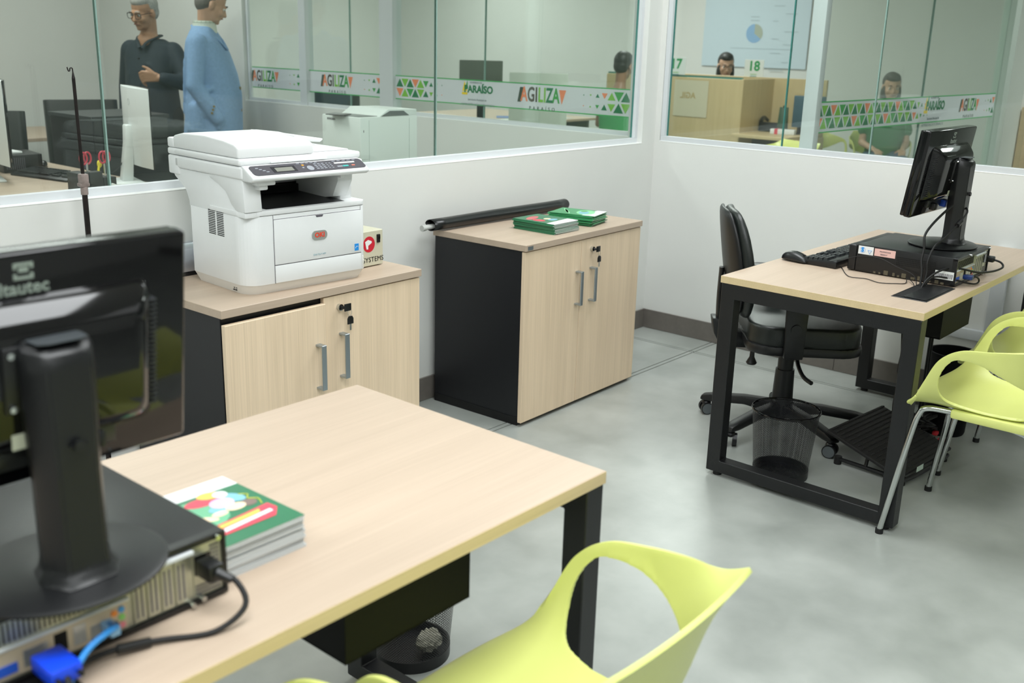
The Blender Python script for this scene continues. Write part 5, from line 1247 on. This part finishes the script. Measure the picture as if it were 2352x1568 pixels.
# ---- standing man in the dark shirt, gesturing
def man_dark():
    t = thing('person', 'grey-haired man with glasses in dark shirt, gesturing with one hand', 'person', (-.53, 3.94, 0), rad(-62))
    Mh = Mat((.005, -.075, 1.615), 16, 4, -12)
    b = B(); head(b, Mh)
    chain(b, [Mh @ Vector((0, .03, -.05)), (0, -.01, 1.475), (0, -.02, 1.41)], (.057, .058, .082))
    loft(b, [(.90, 0, 0, .155, .12), (1.05, 0, -.02, .16, .135), (1.25, 0, 0, .165, .11), (1.39, 0, .02, .15, .08)])
    # his left arm bent, forearm across, hand in front of the chest; right arm down
    chain(b, [(.15, .02, 1.35), (.30, -.03, 1.13), (.185, -.215, 1.175)], (.045, .040, .028)); hand(b, (.170, -.225, 1.18), (-1, -.35, .06), (.2, .6, -.75), (-.25, -.2, 1), .85, 1.05)
    chain(b, [(-.17, .02, 1.37), (-.235, .04, 1.09), (-.215, -.04, .86)], (.05, .042, .030)); hand(b, (-.213, -.05, .84), (0, -.1, -1), (1, 0, 0), (0, -1, 0), .35)
    for s in (-1, 1): chain(b, [(s*.09, .0, .90), (s*.10, -.01, .49), (s*.105, .03, .09), (s*.105, -.12, .045)], (.085, .055, .042, .035))
    link('body', blob(b, .0065, 2), SKIN1, t)
    face_parts(t, Mh, HGREY, glasses=True)
    SH = mat('shirt_dark_teal', '#1f2c35', .75, noise=.15, nscale=60, bump=.3, bscale=300)
    b = B(); loft(b, [(.86, 0, .0, .185, .165), (.95, 0, -.01, .185, .168), (1.08, 0, -.02, .180, .162), (1.22, 0, -.005, .185, .145), (1.33, 0, .012, .195, .128), (1.39, 0, .015, .175, .108), (1.435, 0, .005, .090, .085)])
    chain(b, [(.160, .02, 1.345), (.305, -.03, 1.13), (.205, -.200, 1.17)], (.074, .060, .044)); chain(b, [(-.165, .02, 1.348), (-.245, .045, 1.09), (-.222, -.03, .90)], (.078, .056, .044))
    for (p, q, r) in (((.05, -.14, 1.26), (.17, -.10, 1.15), .012), ((-.10, -.14, 1.2), (-.04, -.17, .98), .010), ((.08, -.15, 1.10), (.0, -.17, .92), .010)): caps(b, p, r, q, r*.6)
    sh = link('shirt', blob(b, .010, 5), SH, t)
    b = B()
    for s in (-1, 1): b.tube([(0, .075, 1.455), (s*.060, .050, 1.458), (s*.078, -.020, 1.448), (s*.040, -.100, 1.415), (s*.010, -.128, 1.372)], .013, n=8, flat=.55)
    done('collar', b, SH, sh)
    b = B(); [b.cyl((.004, -.166+.0*k, 1.30-.09*k), (.004, -.176, 1.30-.09*k), .006, n=10) for k in range(4)]; done('buttons', b, BLKS, sh)['kind'] = 'stuff'
    b = B(); [chain(b, [(s*.09, .01, .90), (s*.105, .0, .49), (s*.108, .035, .10)], (.118, .082, .066)) for s in (-1, 1)]; loft(b, [(.78, 0, .0, .175, .14), (1.0, 0, .0, .175, .15)])
    link('trousers', blob(b, .014, 4), mat('trousers_black', '#14161b', .8), t)
    for s in (-1, 1):
        b = B(); b.sph((s*.107, -.045, .045), .045, (.95, 2.9, .95), 18); b.box(s*.107-.045, s*.107+.045, -.17, .08, 0, .02, r=.008); done('shoe', b, BLKS, t)
man_dark()

# ---- seated people in the hall
def seated(label, x, y, rz, skin, hair, shirt, legs, eye=1.18, glasses=False, hairs=None, rx=8, arms=True):
    t = thing('person', label, 'person', (x, y, 0), rz)
    Mh = Mat((0, -.03, eye), rx, 0, 0); sz = eye-.26
    b = B(); head(b, Mh)
    chain(b, [Mh @ Vector((0, .03, -.05)), (0, .02, eye-.15), (0, .04, eye-.22)], (.05, .05, .065))
    loft(b, [(.48, 0, .05, .15, .11), (.65, 0, .05, .13, .10), (sz-.08, 0, .04, .15, .10), (sz+.02, 0, .04, .13, .07)])
    for s in (-1, 1):
        chain(b, [(s*.16, .04, sz), (s*.20, .02, sz-.26), (s*.13, -.20, sz-.30)], (.042, .034, .024)); hand(b, (s*.125, -.215, sz-.30), (-s*.2, -1, -.1), (0, 0, -1), (-s, 0, 0), .45, .9)
        chain(b, [(s*.09, .05, .50), (s*.10, -.36, .50), (s*.10, -.33, .09), (s*.10, -.45, .04)], (.085, .058, .040, .032))
    link('body', blob(b, .009, 2), skin, t)
    face_parts(t, Mh, hair, glasses, hairs)
    b = B(); loft(b, [(.47, 0, .05, .175, .13), (.62, 0, .04, .160, .125), (sz-.12, 0, .04, .185, .125), (sz, 0, .045, .165, .09), (sz+.045, 0, .04, .075, .06)])
    for s in (-1, 1): chain(b, [(s*.155, .04, sz-.02), (s*.195, .03, sz-.14)], (.062, .055))
    link('shirt', blob(b, .012, 5), shirt, t)
    b = B(); loft(b, [(.42, 0, .06, .17, .13), (.56, 0, .05, .17, .12)])
    for s in (-1, 1): chain(b, [(s*.09, .05, .50), (s*.11, -.37, .50), (s*.11, -.34, .12)], (.10, .078, .055))
    link('trousers', blob(b, .015, 4), legs, t)
    for s in (-1, 1):
        b = B(); b.sph((s*.11, -.41, .04), .04, (.95, 2.7, .95), 14); b.box(s*.11-.038, s*.11+.038, -.51, -.31, 0, .018, r=.006); done('shoe', b, BLKS, t)
    return t
JEANS = mat('jeans_blue', '#3f6078', .8, noise=.15, nscale=50); GSH = mat('shirt_dark_green', '#2f7a46', .8); GSH2 = mat('shirt_green', '#3aa35c', .8)
LONGH = [((0, .036, .040), (.084, .094, .092)), ((0, -.008, .086), (.068, .080, .046)), ((0, .055, -.06), (.086, .062, .12)), ((-.065, .01, -.08), (.028, .045, .10)), ((.065, .01, -.08), (.028, .045, .10))]
seated('woman with grey-brown hair in green shirt and jeans, on a lime chair in the hall', 5.10, .72, rad(-58), SKIN2, HGR2, GSH, JEANS, 1.17, hairs=LONGH)
seated('dark-haired woman with glasses behind the wooden booth in the hall', 5.02, 2.42, rad(-52), SKIN2, HDARK, mat('blouse_dark', '#1d1f2a', .8), JEANS, 1.30, glasses=True, hairs=LONGH)
seated('man in green shirt seated in the hall, seen past the corner of the window', 3.32, 2.52, rad(100), SKIN3, HDARK, GSH2, JEANS, 1.29, rx=14)

# ================================================================== the next office
CWALLZ = 0.0
def side_desk(name, label, x0, x1, y0, y1):
    t = thing(name, label, 'desk', ((x0+x1)/2, (y0+y1)/2, 0)); w, d = (x1-x0)/2, (y1-y0)/2
    b = B(); b.box(-w, w, -d, d, .715, .74, r=.002, seg=1); done('tabletop', b, OAKX, t, smooth=None)
    for sx in (-1, 1):
        b = B(); b.box(sx*(w-.10)-.03, sx*(w-.10)+.03, -.06, .06, .03, .715); b.box(sx*(w-.10)-.03, sx*(w-.10)+.03, -d+.05, d-.05, 0, .035, r=.004); done('leg', b, BLKM, t, smooth=None)
    return t
side_desk('office_desk', 'pale oak desk with keyboard behind the left window, in the next office', -3.5, -1.81, 1.35, 3.05)
side_desk('office_desk', 'pale oak table by the far wall of the next office', -2.1, -.75, 4.35, 5.25)
keyboard('black keyboard on the desk behind the left window', -2.09, 2.36, .7402, rad(-79), keys=False)
mouse('black mouse on the desk behind the left window, beside the small computer', -1.93, 2.80, .7402, rad(60))
t = thing('small_computer', 'small black computer box on the desk behind the left window', 'computer', (-2.10, 2.72, .7402), rad(-8))
b = B(); b.box(-.10, .10, -.10, .16, .003, .095, r=.004); done('case', b, BLKS, t)
b = B()
for k in range(10): b.box(-.085+.01*k, -.081+.01*k, -.1006, -.099, .02, .08)
done('vent_slots', b, SEAM, t, smooth=None)['kind'] = 'stuff'
b = B(); b.box(-.08, .03, -.05, .06, 0, .012, r=.003); o = done('paper_pad', b, PAPER, None); o.location = (-2.12, 2.72, .8360); tag(o, 'white note pad on the small black computer behind the left window', 'notepad')
def white_monitor(label, x, y, rz, hgt, W_=.27, dz=.0):
    t = thing('monitor', label, 'monitor', (x, y, .7402), rz)
    WM = mat('white_monitor_plastic', '#dfe3e2', .35)
    b = B(); b.box(-.12, .12, -.06, .13, 0, .010, r=.004); done('base_plate', b, WM, t)
    b = B(); b.prism([(-.02, .008), (.035, .008), (.005, .20), (.0, .29), (-.03, .29), (-.035, .20)], -.035, .035, 'x', r=.006); done('column', b, WM, t)
    bm = bmesh.new(); N = 12; A = []; C_ = []
    for k in range(N+1):
        u = -1+2*k/N; x_ = u*W_; yb = -.035+.030*u*u
        z0 = .10+.035*u*u*0; A.append((bm.verts.new((x_, -.062+.045*u*u, z0+.02)), bm.verts.new((x_, -.062+.045*u*u, hgt-.02))))
        C_.append((bm.verts.new((x_, -.075+.045*u*u*.55-.0, z0)), bm.verts.new((x_, -.075+.045*u*u*.55, hgt))))
    bm.free()
    b = B(); pts = [(-W_, -.068), (-W_*.6, -.080), (0, -.085), (W_*.6, -.080), (W_, -.068), (W_, -.060), (W_*.5, -.036), (0, -.026), (-W_*.5, -.036), (-W_, -.060)]
    b.prism(pts, .09, hgt, 'z', r=.003); done('housing', b, WM, t)
    b = B(); pts = [(-W_+.003, -.0695), (-W_*.6, -.0815), (0, -.0865), (W_*.6, -.0815), (W_-.003, -.0695), (W_+.001, -.0625), (W_+.001, -.070), (W_*.6, -.0925), (0, -.0975), (-W_*.6, -.0925), (-W_-.001, -.070), (-W_-.001, -.0625)]
    b.prism(pts, .088, hgt+.002, 'z', r=.001); done('bezel', b, BLKG, t)
    b = B(); b.tube([(-.02+.014*math.cos(2*PI*k/16), -.0262, hgt-.07+.016*math.sin(2*PI*k/16)) for k in range(16)], .0008, n=4, closed=True, sub=1); done('round_mark', b, mat('mark_light_grey', '#b7bcbc', .4), t)
    b = B(); b.tube([(.0, -.01, .14), (.03, .05, .06), (.08, .12, .02), (.16, .20, .006)], .004, n=6); done('cord', b, BLKR, t)
    return t
white_monitor('white curved monitor seen from behind, on the desk behind the left window', -1.885, 1.96, rad(74), .475, W_=.27)
white_monitor('white monitor cut off by the left edge of the photo, in the next office', -2.37, 2.44, rad(74), .50, W_=.27)
t = thing('pen_holder', 'black mesh pen holder with scissors and pens behind the left window', 'pen holder', (-2.13, 1.86, .7402), 0)
b = B(); [b.box(x0, x1, y0, y1, 0, .055+.03*(x0 < -.02), r=.002) for x0, x1, y0, y1 in ((-.10, -.04, -.05, .05), (-.035, .03, -.05, .0), (.035, .10, -.05, .05))]; b.box(-.10, .10, -.05, .05, 0, .004); done('tray', b, mat('mesh_black', '#1a1c1d', .5), t)
for k, (cx, cc, an) in enumerate(((-.010, '#c4344a', -.5), (.045, '#c4344a', .35))):
    b = B()
    for s in (-1, 1): b.tube([(cx+s*.012+.018*math.cos(a)+an*.05, -.02+.004*s, .150+.028*math.sin(a)) for a in [2*PI*q/14 for q in range(14)]], .0045, n=7, closed=True, sub=2)
    o = done('scissor_handle', b, mat('scissor_red', cc, .4), t)
    b = B(); b.box(cx-.004+an*.04, cx+.004+an*.04, -.022, -.018, .02, .13); done('scissor_blade', b, CHROME, t, smooth=None)
b = B(); b.tube([(.02, .0, .01), (.05, .01, .12)], .006, n=8); b.sph((.051, .012, .115), .013, (1, .7, 1.5), 12); done('highlighter', b, mat('pen_yellow', '#f2e21c', .4), t)
b = B(); b.tube([(.0, .01, .01), (-.02, .02, .14)], .004, n=8); done('pen', b, mat('pen_purple', '#5a4aa0', .4), t)
b = B(); b.box(-.012, .012, -.004, .004, 0, .034, r=.001); o = done('cable_tag', b, PAPER, None, smooth=None); o.location = (-2.095, 1.74, .7402); o.rotation_euler = (0, rad(20), rad(-40)); tag(o, 'tiny white paper tag beside the pen holder behind the left window', 'tag')
t = thing('storage_cupboard', 'black-sided storage cupboard behind the white curved monitor, next office', 'cupboard', (-1.40, 3.00, 0), rad(0))
b = B(); b.box(-.24, .24, -.25, .25, 0, .985, r=.002); done('carcass', b, BLKP, t, smooth=None)
b = B(); b.box(-.25, .25, -.26, .26, .985, 1.008, r=.002); done('worktop', b, mat('grey_black_top', '#34393b', .4), t, smooth=None)
b = B(); [b.box(-.235, .235, -.262, -.251, z, z+.30, r=.002) for z in (.04, .36, .68)]; done('drawer_fronts', b, BLKS, t, smooth=None)['kind'] = 'stuff'
def office_seat(label, x, y, rz, top=1.0, m=LEATH):
    t = thing('office_chair', label, 'chair', (x, y, 0), rz)
    b = B(); b.rounded(.46, .09, top-.50, .04, re=.03, c=(0, .22, .50), M=Mat((0, 0, 0), 6)); done('backrest', b, m, t)
    b = B(); b.rounded(.48, .46, .08, .10, re=.025, c=(0, -.03, .42)); done('seat', b, m, t)
    b = B(); b.cyl((0, 0, .08), (0, 0, .42), .03); b.tube([(0, .1, .43), (0, .24, .45), (0, .23, .60)], .02); done('column', b, BLKS, t)
    b = B()
    for k in range(5): a = 2*PI*k/5+.3; b.tube([(0, 0, .10), (.28*math.cos(a), .28*math.sin(a), .06)], .02, smooth=False)
    done('star_base', b, BLKS, t)
    for k in range(5):
        a = 2*PI*k/5+.3; b = B(); b.sph((.28*math.cos(a), .28*math.sin(a), .028), .028, (1, 1, 1), 12); done('caster', b, BLKR, t)
    return t
office_seat('black office chair behind the dark pole, in the next office', -1.86, 3.62, rad(150), .985)
office_seat('black office chair farther back beside the dark cupboard, next office', -1.15, 3.85, rad(160), 1.02)
# low cupboard and printer in the next office
t = thing('storage_cupboard', 'low white cupboard carrying the pale printer in the next office', 'cupboard', (-.93, 1.22, 0))
b = B(); b.box(-.33, .33, -.26, .26, .0, .765, r=.002); done('carcass', b, mat('white_melamine', '#dcdedb', .5), t, smooth=None)
b = B(); b.box(-.34, .34, -.27, .27, .765, .79, r=.002); done('worktop', b, OAKX, t, smooth=None)
for s in (-1, 1): b = B(); b.box(min(0, s*.325)+.002, max(0, s*.325)-.002, -.272, -.261, .03, .76, r=.002); done('door', b, OAKZ, t, smooth=None)
t = thing('tabletop_printer', 'pale tabletop printer seen through the window, in the next office', 'printer', (-1.147, 1.0, .7905)); PP = mat('pale_printer_plastic', '#e3eae6', .4); w_, d_, h_ = .395, .30, .345
b = B(); b.prism([(0, 0), (d_, 0), (d_, h_-.005), (.0, h_-.022)], 0, w_, 'x', r=.006); b.bm.clear()
b.box(0, w_, 0, d_, 0, h_-.035, r=.005); b.prism([(.12, h_-.04), (w_-.002, h_-.04), (w_-.002, h_-.004), (.19, h_)], .002, d_-.002, 'y', r=.004); done('body', b, PP, t)
b = B(); b.prism([(.14, h_-.034), (w_-.06, h_-.034), (w_-.10, h_-.010), (.20, h_-.008)], -.0012, .002, 'y'); done('output_slot', b, mat('slot_grey', '#59605e', .4), t, smooth=None)
b = B(); b.box(.01, .22, .02, d_-.03, h_-.0352, h_-.033); done('paper_tray', b, mat('tray_dark_green_grey', '#3f4743', .4), t, smooth=None)
b = B(); b.box(-.02, .05, .10, .22, h_-.030, h_-.026, r=.001, M=Mat((0, 0, 0), 0, -4)); done('paper_stop', b, BLKS, t)
b = B(); b.box(.055, .375, -.001, .001, .055, .056); b.box(.055, .056, -.001, .001, .055, h_-.05); b.box(.335, .336, -.001, .001, .055, h_-.05); b.box(.0, .05, -.001, .001, .10, .101); b.box(-.001, .001, .0, d_, .05, .051); done('seam', b, mat('seam_pale', '#9aa9a2', .6), t, smooth=None)
b = B(); b.box(.018, .021, -.0016, .001, .235, .247); done('slot', b, SEAM, t, smooth=None)
text('KYOCERA', .014, SEAM, t, face((-.0012, .225, h_-.055), (0, -1, 0), (0, 0, 1)), bold=.0004)

# ================================================================== the service hall
BOOTH = wood('booth_oak', '#cdb98f', 2, .10)
def panel(parent, x0, x1, y0, y1, z0, z1, nm='panel', m=BOOTH):
    b = B(); b.box(x0, x1, y0, y1, z0, z1, r=.003, seg=1); return done(nm, b, m, parent, smooth=None)
t = thing('service_booth', 'oak service booth with dividing panels and counter in the hall', 'counter', (3.9, 1.6, 0))
panel(t, 0, .03, .02, 1.5, 0, 1.205, 'front_panel'); panel(t, .0, .63, .0, .025, 0, 1.21, 'side_panel'); panel(t, .60, .63, -.52, 1.5, 0, 1.218, 'rear_panel'); panel(t, 0, .60, -.545, -.52, 0, .712, 'side_panel')
panel(t, -.15, .60, -.52, -.0, .712, .74, 'counter_top'); panel(t, .25, .27, -.52, 0, .1, .71, 'modesty_panel', BLKP)
b = B(); b.box(.02, .60, .02, 1.5, 1.2051, 1.2071); b.bm.clear(); b.box(.024, .030, .02, 1.5, 1.205, 1.222); done('glass_ledge', b, GEDGE, t, smooth=None)
def card(label, x, y, z, s, w_=.19, h_=.15):
    t = thing('number_card', label, 'sign', (x, y, z), 0)
    b = B(); b.box(-.002, .002, -w_/2, w_/2, 0, h_, r=.0008, seg=1); done('card', b, mat('card_white', '#e6ebe8', .5), t, smooth=None)
    text(s, h_*.80, mat('digit_green', '#1f9a55', .5), t, face((-.003, 0, h_*.60), (0, -1, 0), (0, 0, 1)), bold=h_*.022)
    text('PARAÍSO', h_*.11, INKL, t, face((-.003, 0, h_*.12), (0, -1, 0), (0, 0, 1)))
    b = B(); b.box(-.012, .012, -.03, .03, -.002, .004); done('stand', b, GEDGE, t, smooth=None)
card('white card with green number 18 on the hall booth', 4.515, 1.832, 1.220, '18', .20, .155)
card('white card with green number ending in 7 at the window corner, on the hall booth', 3.915, 2.32, 1.224, '17', .20, .155)
t = thing('logo_reflection', 'pale sheet imitating a glass reflection with faint reversed logo, on the front of the hall booth', 'logo_reflection', (3.896, 2.13, .90), 0)  # mirrored lettering reflected in the glass, modelled as a sheet on the booth
b = B(); b.box(-.002, 0, -.18, .18, -.05, .28); done('sheet', b, mat('logo_reflection_pale', '#cfc8ae', .5), t, smooth=None)
me = text_mesh('AGIL', .075, bold=.002); me.transform(Matrix.Scale(-1, 4, (1, 0, 0))); me.flip_normals(); me.transform(face((-.003, .03, .14), (0, -1, 0), (0, 0, 1))); link('reversed_lettering', me, mat('reflection_faint_brown', '#b5a071', .6), t)
t = thing('telephone', 'black desk telephone on the hall booth counter', 'telephone', (4.36, 1.50, .7405), rad(-80))
b = B(); b.prism([(-.10, 0), (.10, 0), (.10, .03), (-.06, .085), (-.10, .085)], -.11, .09, 'x', r=.006); done('base', b, BLKS, t)
b = B(); b.tube([(-.09, -.09, .09), (-.10, -.02, .115), (-.10, .04, .115), (-.09, .10, .09)], .018, n=10); done('handset', b, BLKS, t)
b = B(); b.tube([(-.10, .10, .08), (-.14, .13, .16), (-.17, .10, .10), (-.15, .05, .02)], .006, n=6); done('curly_cord', b, BLKR, t)
t = thing('tent_calendar', 'dark green pointed calendar standing on the hall booth counter', 'calendar', (4.20, 1.33, .7405), rad(-75))
b = B(); b.prism([(-.06, 0), (.06, 0), (.0, .235)], -.04, .04, 'x', r=.002); b.sph((0, 0, .24), .012); done('card_tent', b, mat('card_dark_green', '#2c4a33', .5), t)
t = thing('card_box', 'white box with red mark at the front of the hall booth counter', 'box', (4.12, 1.28, .7405), rad(-80))
b = B(); b.box(-.11, .11, -.035, .035, 0, .045, r=.004); done('box', b, PAPER, t); b = B(); b.box(-.07, -.04, -.0365, .0365, 0, .047); done('red_mark', b, REDP, t, smooth=None)
t = thing('monitor', 'blue-grey backed screen on the hall booth counter beside the white post', 'monitor', (4.28, 1.19, .7405), rad(-75))
b = B(); b.box(-.08, .20, -.02, .02, .06, .34, r=.006); done('housing', b, mat('screen_slate_blue', '#3c5866', .4), t)
b = B(); b.box(-.03, .03, -.01, .02, .0, .10); b.box(-.10, .10, -.07, .08, 0, .01); done('stand', b, BLKS, t)
# reflection of a pie chart in the glass, built as a solid sheet
t = thing('pie_chart_reflection', 'pale sheet with blue and grey pie chart on the far hall wall, imitating a glass reflection', 'screen', (6.585, 2.95, 0))
b = B(); b.box(-.006, 0, -.67, .67, 1.262, 2.34); done('reflection_sheet', b, mat('reflection_pale_blue', '#cbdbe4', .6), t, smooth=None)
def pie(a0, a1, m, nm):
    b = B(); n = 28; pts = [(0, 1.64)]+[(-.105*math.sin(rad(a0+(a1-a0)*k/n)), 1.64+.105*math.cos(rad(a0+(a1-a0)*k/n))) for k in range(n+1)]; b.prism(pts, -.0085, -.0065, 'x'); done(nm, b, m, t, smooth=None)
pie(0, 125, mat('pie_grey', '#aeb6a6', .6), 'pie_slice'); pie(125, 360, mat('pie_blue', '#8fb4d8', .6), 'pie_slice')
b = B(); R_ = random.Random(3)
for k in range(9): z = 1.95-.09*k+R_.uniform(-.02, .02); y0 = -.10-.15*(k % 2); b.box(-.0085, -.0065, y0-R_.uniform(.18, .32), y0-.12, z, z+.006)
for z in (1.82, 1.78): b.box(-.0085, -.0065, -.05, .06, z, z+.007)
b.box(-.0085, -.0065, -.5, .3, 1.47, 1.474); done('text_lines', b, mat('reflection_line_grey', '#a7b7bd', .6), t, smooth=None)['kind'] = 'stuff'
# lime chairs, dark screen and desk farther in the hall
for lb, x, y, rz in (('lime green chair in front of the hall booth counter, behind the white post', 3.36, .96, 70), ('lime green chair seen just right of the white post through the film band glass', 4.84, 1.24, 150), ('lime green chair under the seated woman in green in the hall', 5.08, .74, 122)):
    dup(ch, (x, y, 0), rad(rz), lb)
t = thing('hall_desk', 'oak desk with papers seen low behind the logo film band', 'desk', (3.25, 4.2, 0))
panel(t, -.75, 1.0, -.75, .8, .715, .74, 'tabletop', OAKX); panel(t, -.70, -.66, -.70, .75, 0, .715, 'side_panel', BLKM); panel(t, .9, .94, -.70, .75, 0, .715, 'side_panel', BLKM)
R_ = random.Random(9)
for k, c in enumerate(('#cfd6da', '#8fa6c4', '#d6dcd0', '#5f7aa8', '#d9d3b8', '#c7cfd0')):
    b = B(); b.box(-.105, .105, -.15, .15, 0, .003); o = done('paper_sheet', b, mat('sheet_'+c, c, .6), None, smooth=None); o.location = (2.75+.22*k, 3.75+R_.uniform(-.08, .25), .7402+.0001*k); o.rotation_euler = (0, 0, R_.uniform(-1, 1))
    tag(o, ('pale blue-grey', 'light blue', 'pale green', 'strong blue', 'cream', 'pale grey')[k]+' sheet of paper on the oak desk behind the film band', 'paper', 'papers on the hall desk')
t = thing('monitor', 'dark flat screen seen from behind above the logo film band in the hall', 'monitor', (1.89, 2.95, 0), rad(-48))
b = B(); b.box(-.18, .18, -.02, .02, 1.13, 1.325, r=.005); done('housing', b, mat('screen_grey_green', '#4d5549', .5), t)
b = B(); b.box(-.03, .03, -.005, .02, .745, 1.15); b.box(-.12, .12, -.08, .08, .74, .75); done('stand', b, BLKS, t)
t = thing('hall_table', 'narrow pale table under the dark flat screen in the hall', 'table', (1.89, 2.95, 0), rad(-48)); panel(t, -.28, .28, -.20, .20, .71, .739, 'tabletop', OAKX); panel(t, -.26, -.23, -.18, .18, 0, .71, 'leg', BLKM); panel(t, .23, .26, -.22, .22, 0, .71, 'leg', BLKM)
b = B(); b.box(-.24, .24, -.01, .01, 0, 1.24, r=.003); o = done('screen_panel', b, mat('panel_offwhite', '#c9cfc4', .6), None); o.location = (2.10, 2.50, 0); o.rotation_euler = (0, 0, rad(-50)); tag(o, 'plain off-white divider panel above the middle of the film band', 'divider')
office_seat('dark office chair in the hall seen below the second logo of the film band', 1.37, 4.25, rad(-50), 1.0, mat('chair_cloth_grey', '#454c4a', .8))
# oak-faced low panel at the right edge
b = B(); b.box(2.86, 3.9, -1.06, -1.02, 0, 1.155, r=.003); o = done('oak_panel', b, wood('booth_oak_x', '#c4ab84', 0, .14)); tag(o, 'oak-faced panel at the right edge of the photo behind the glass', 'panel')
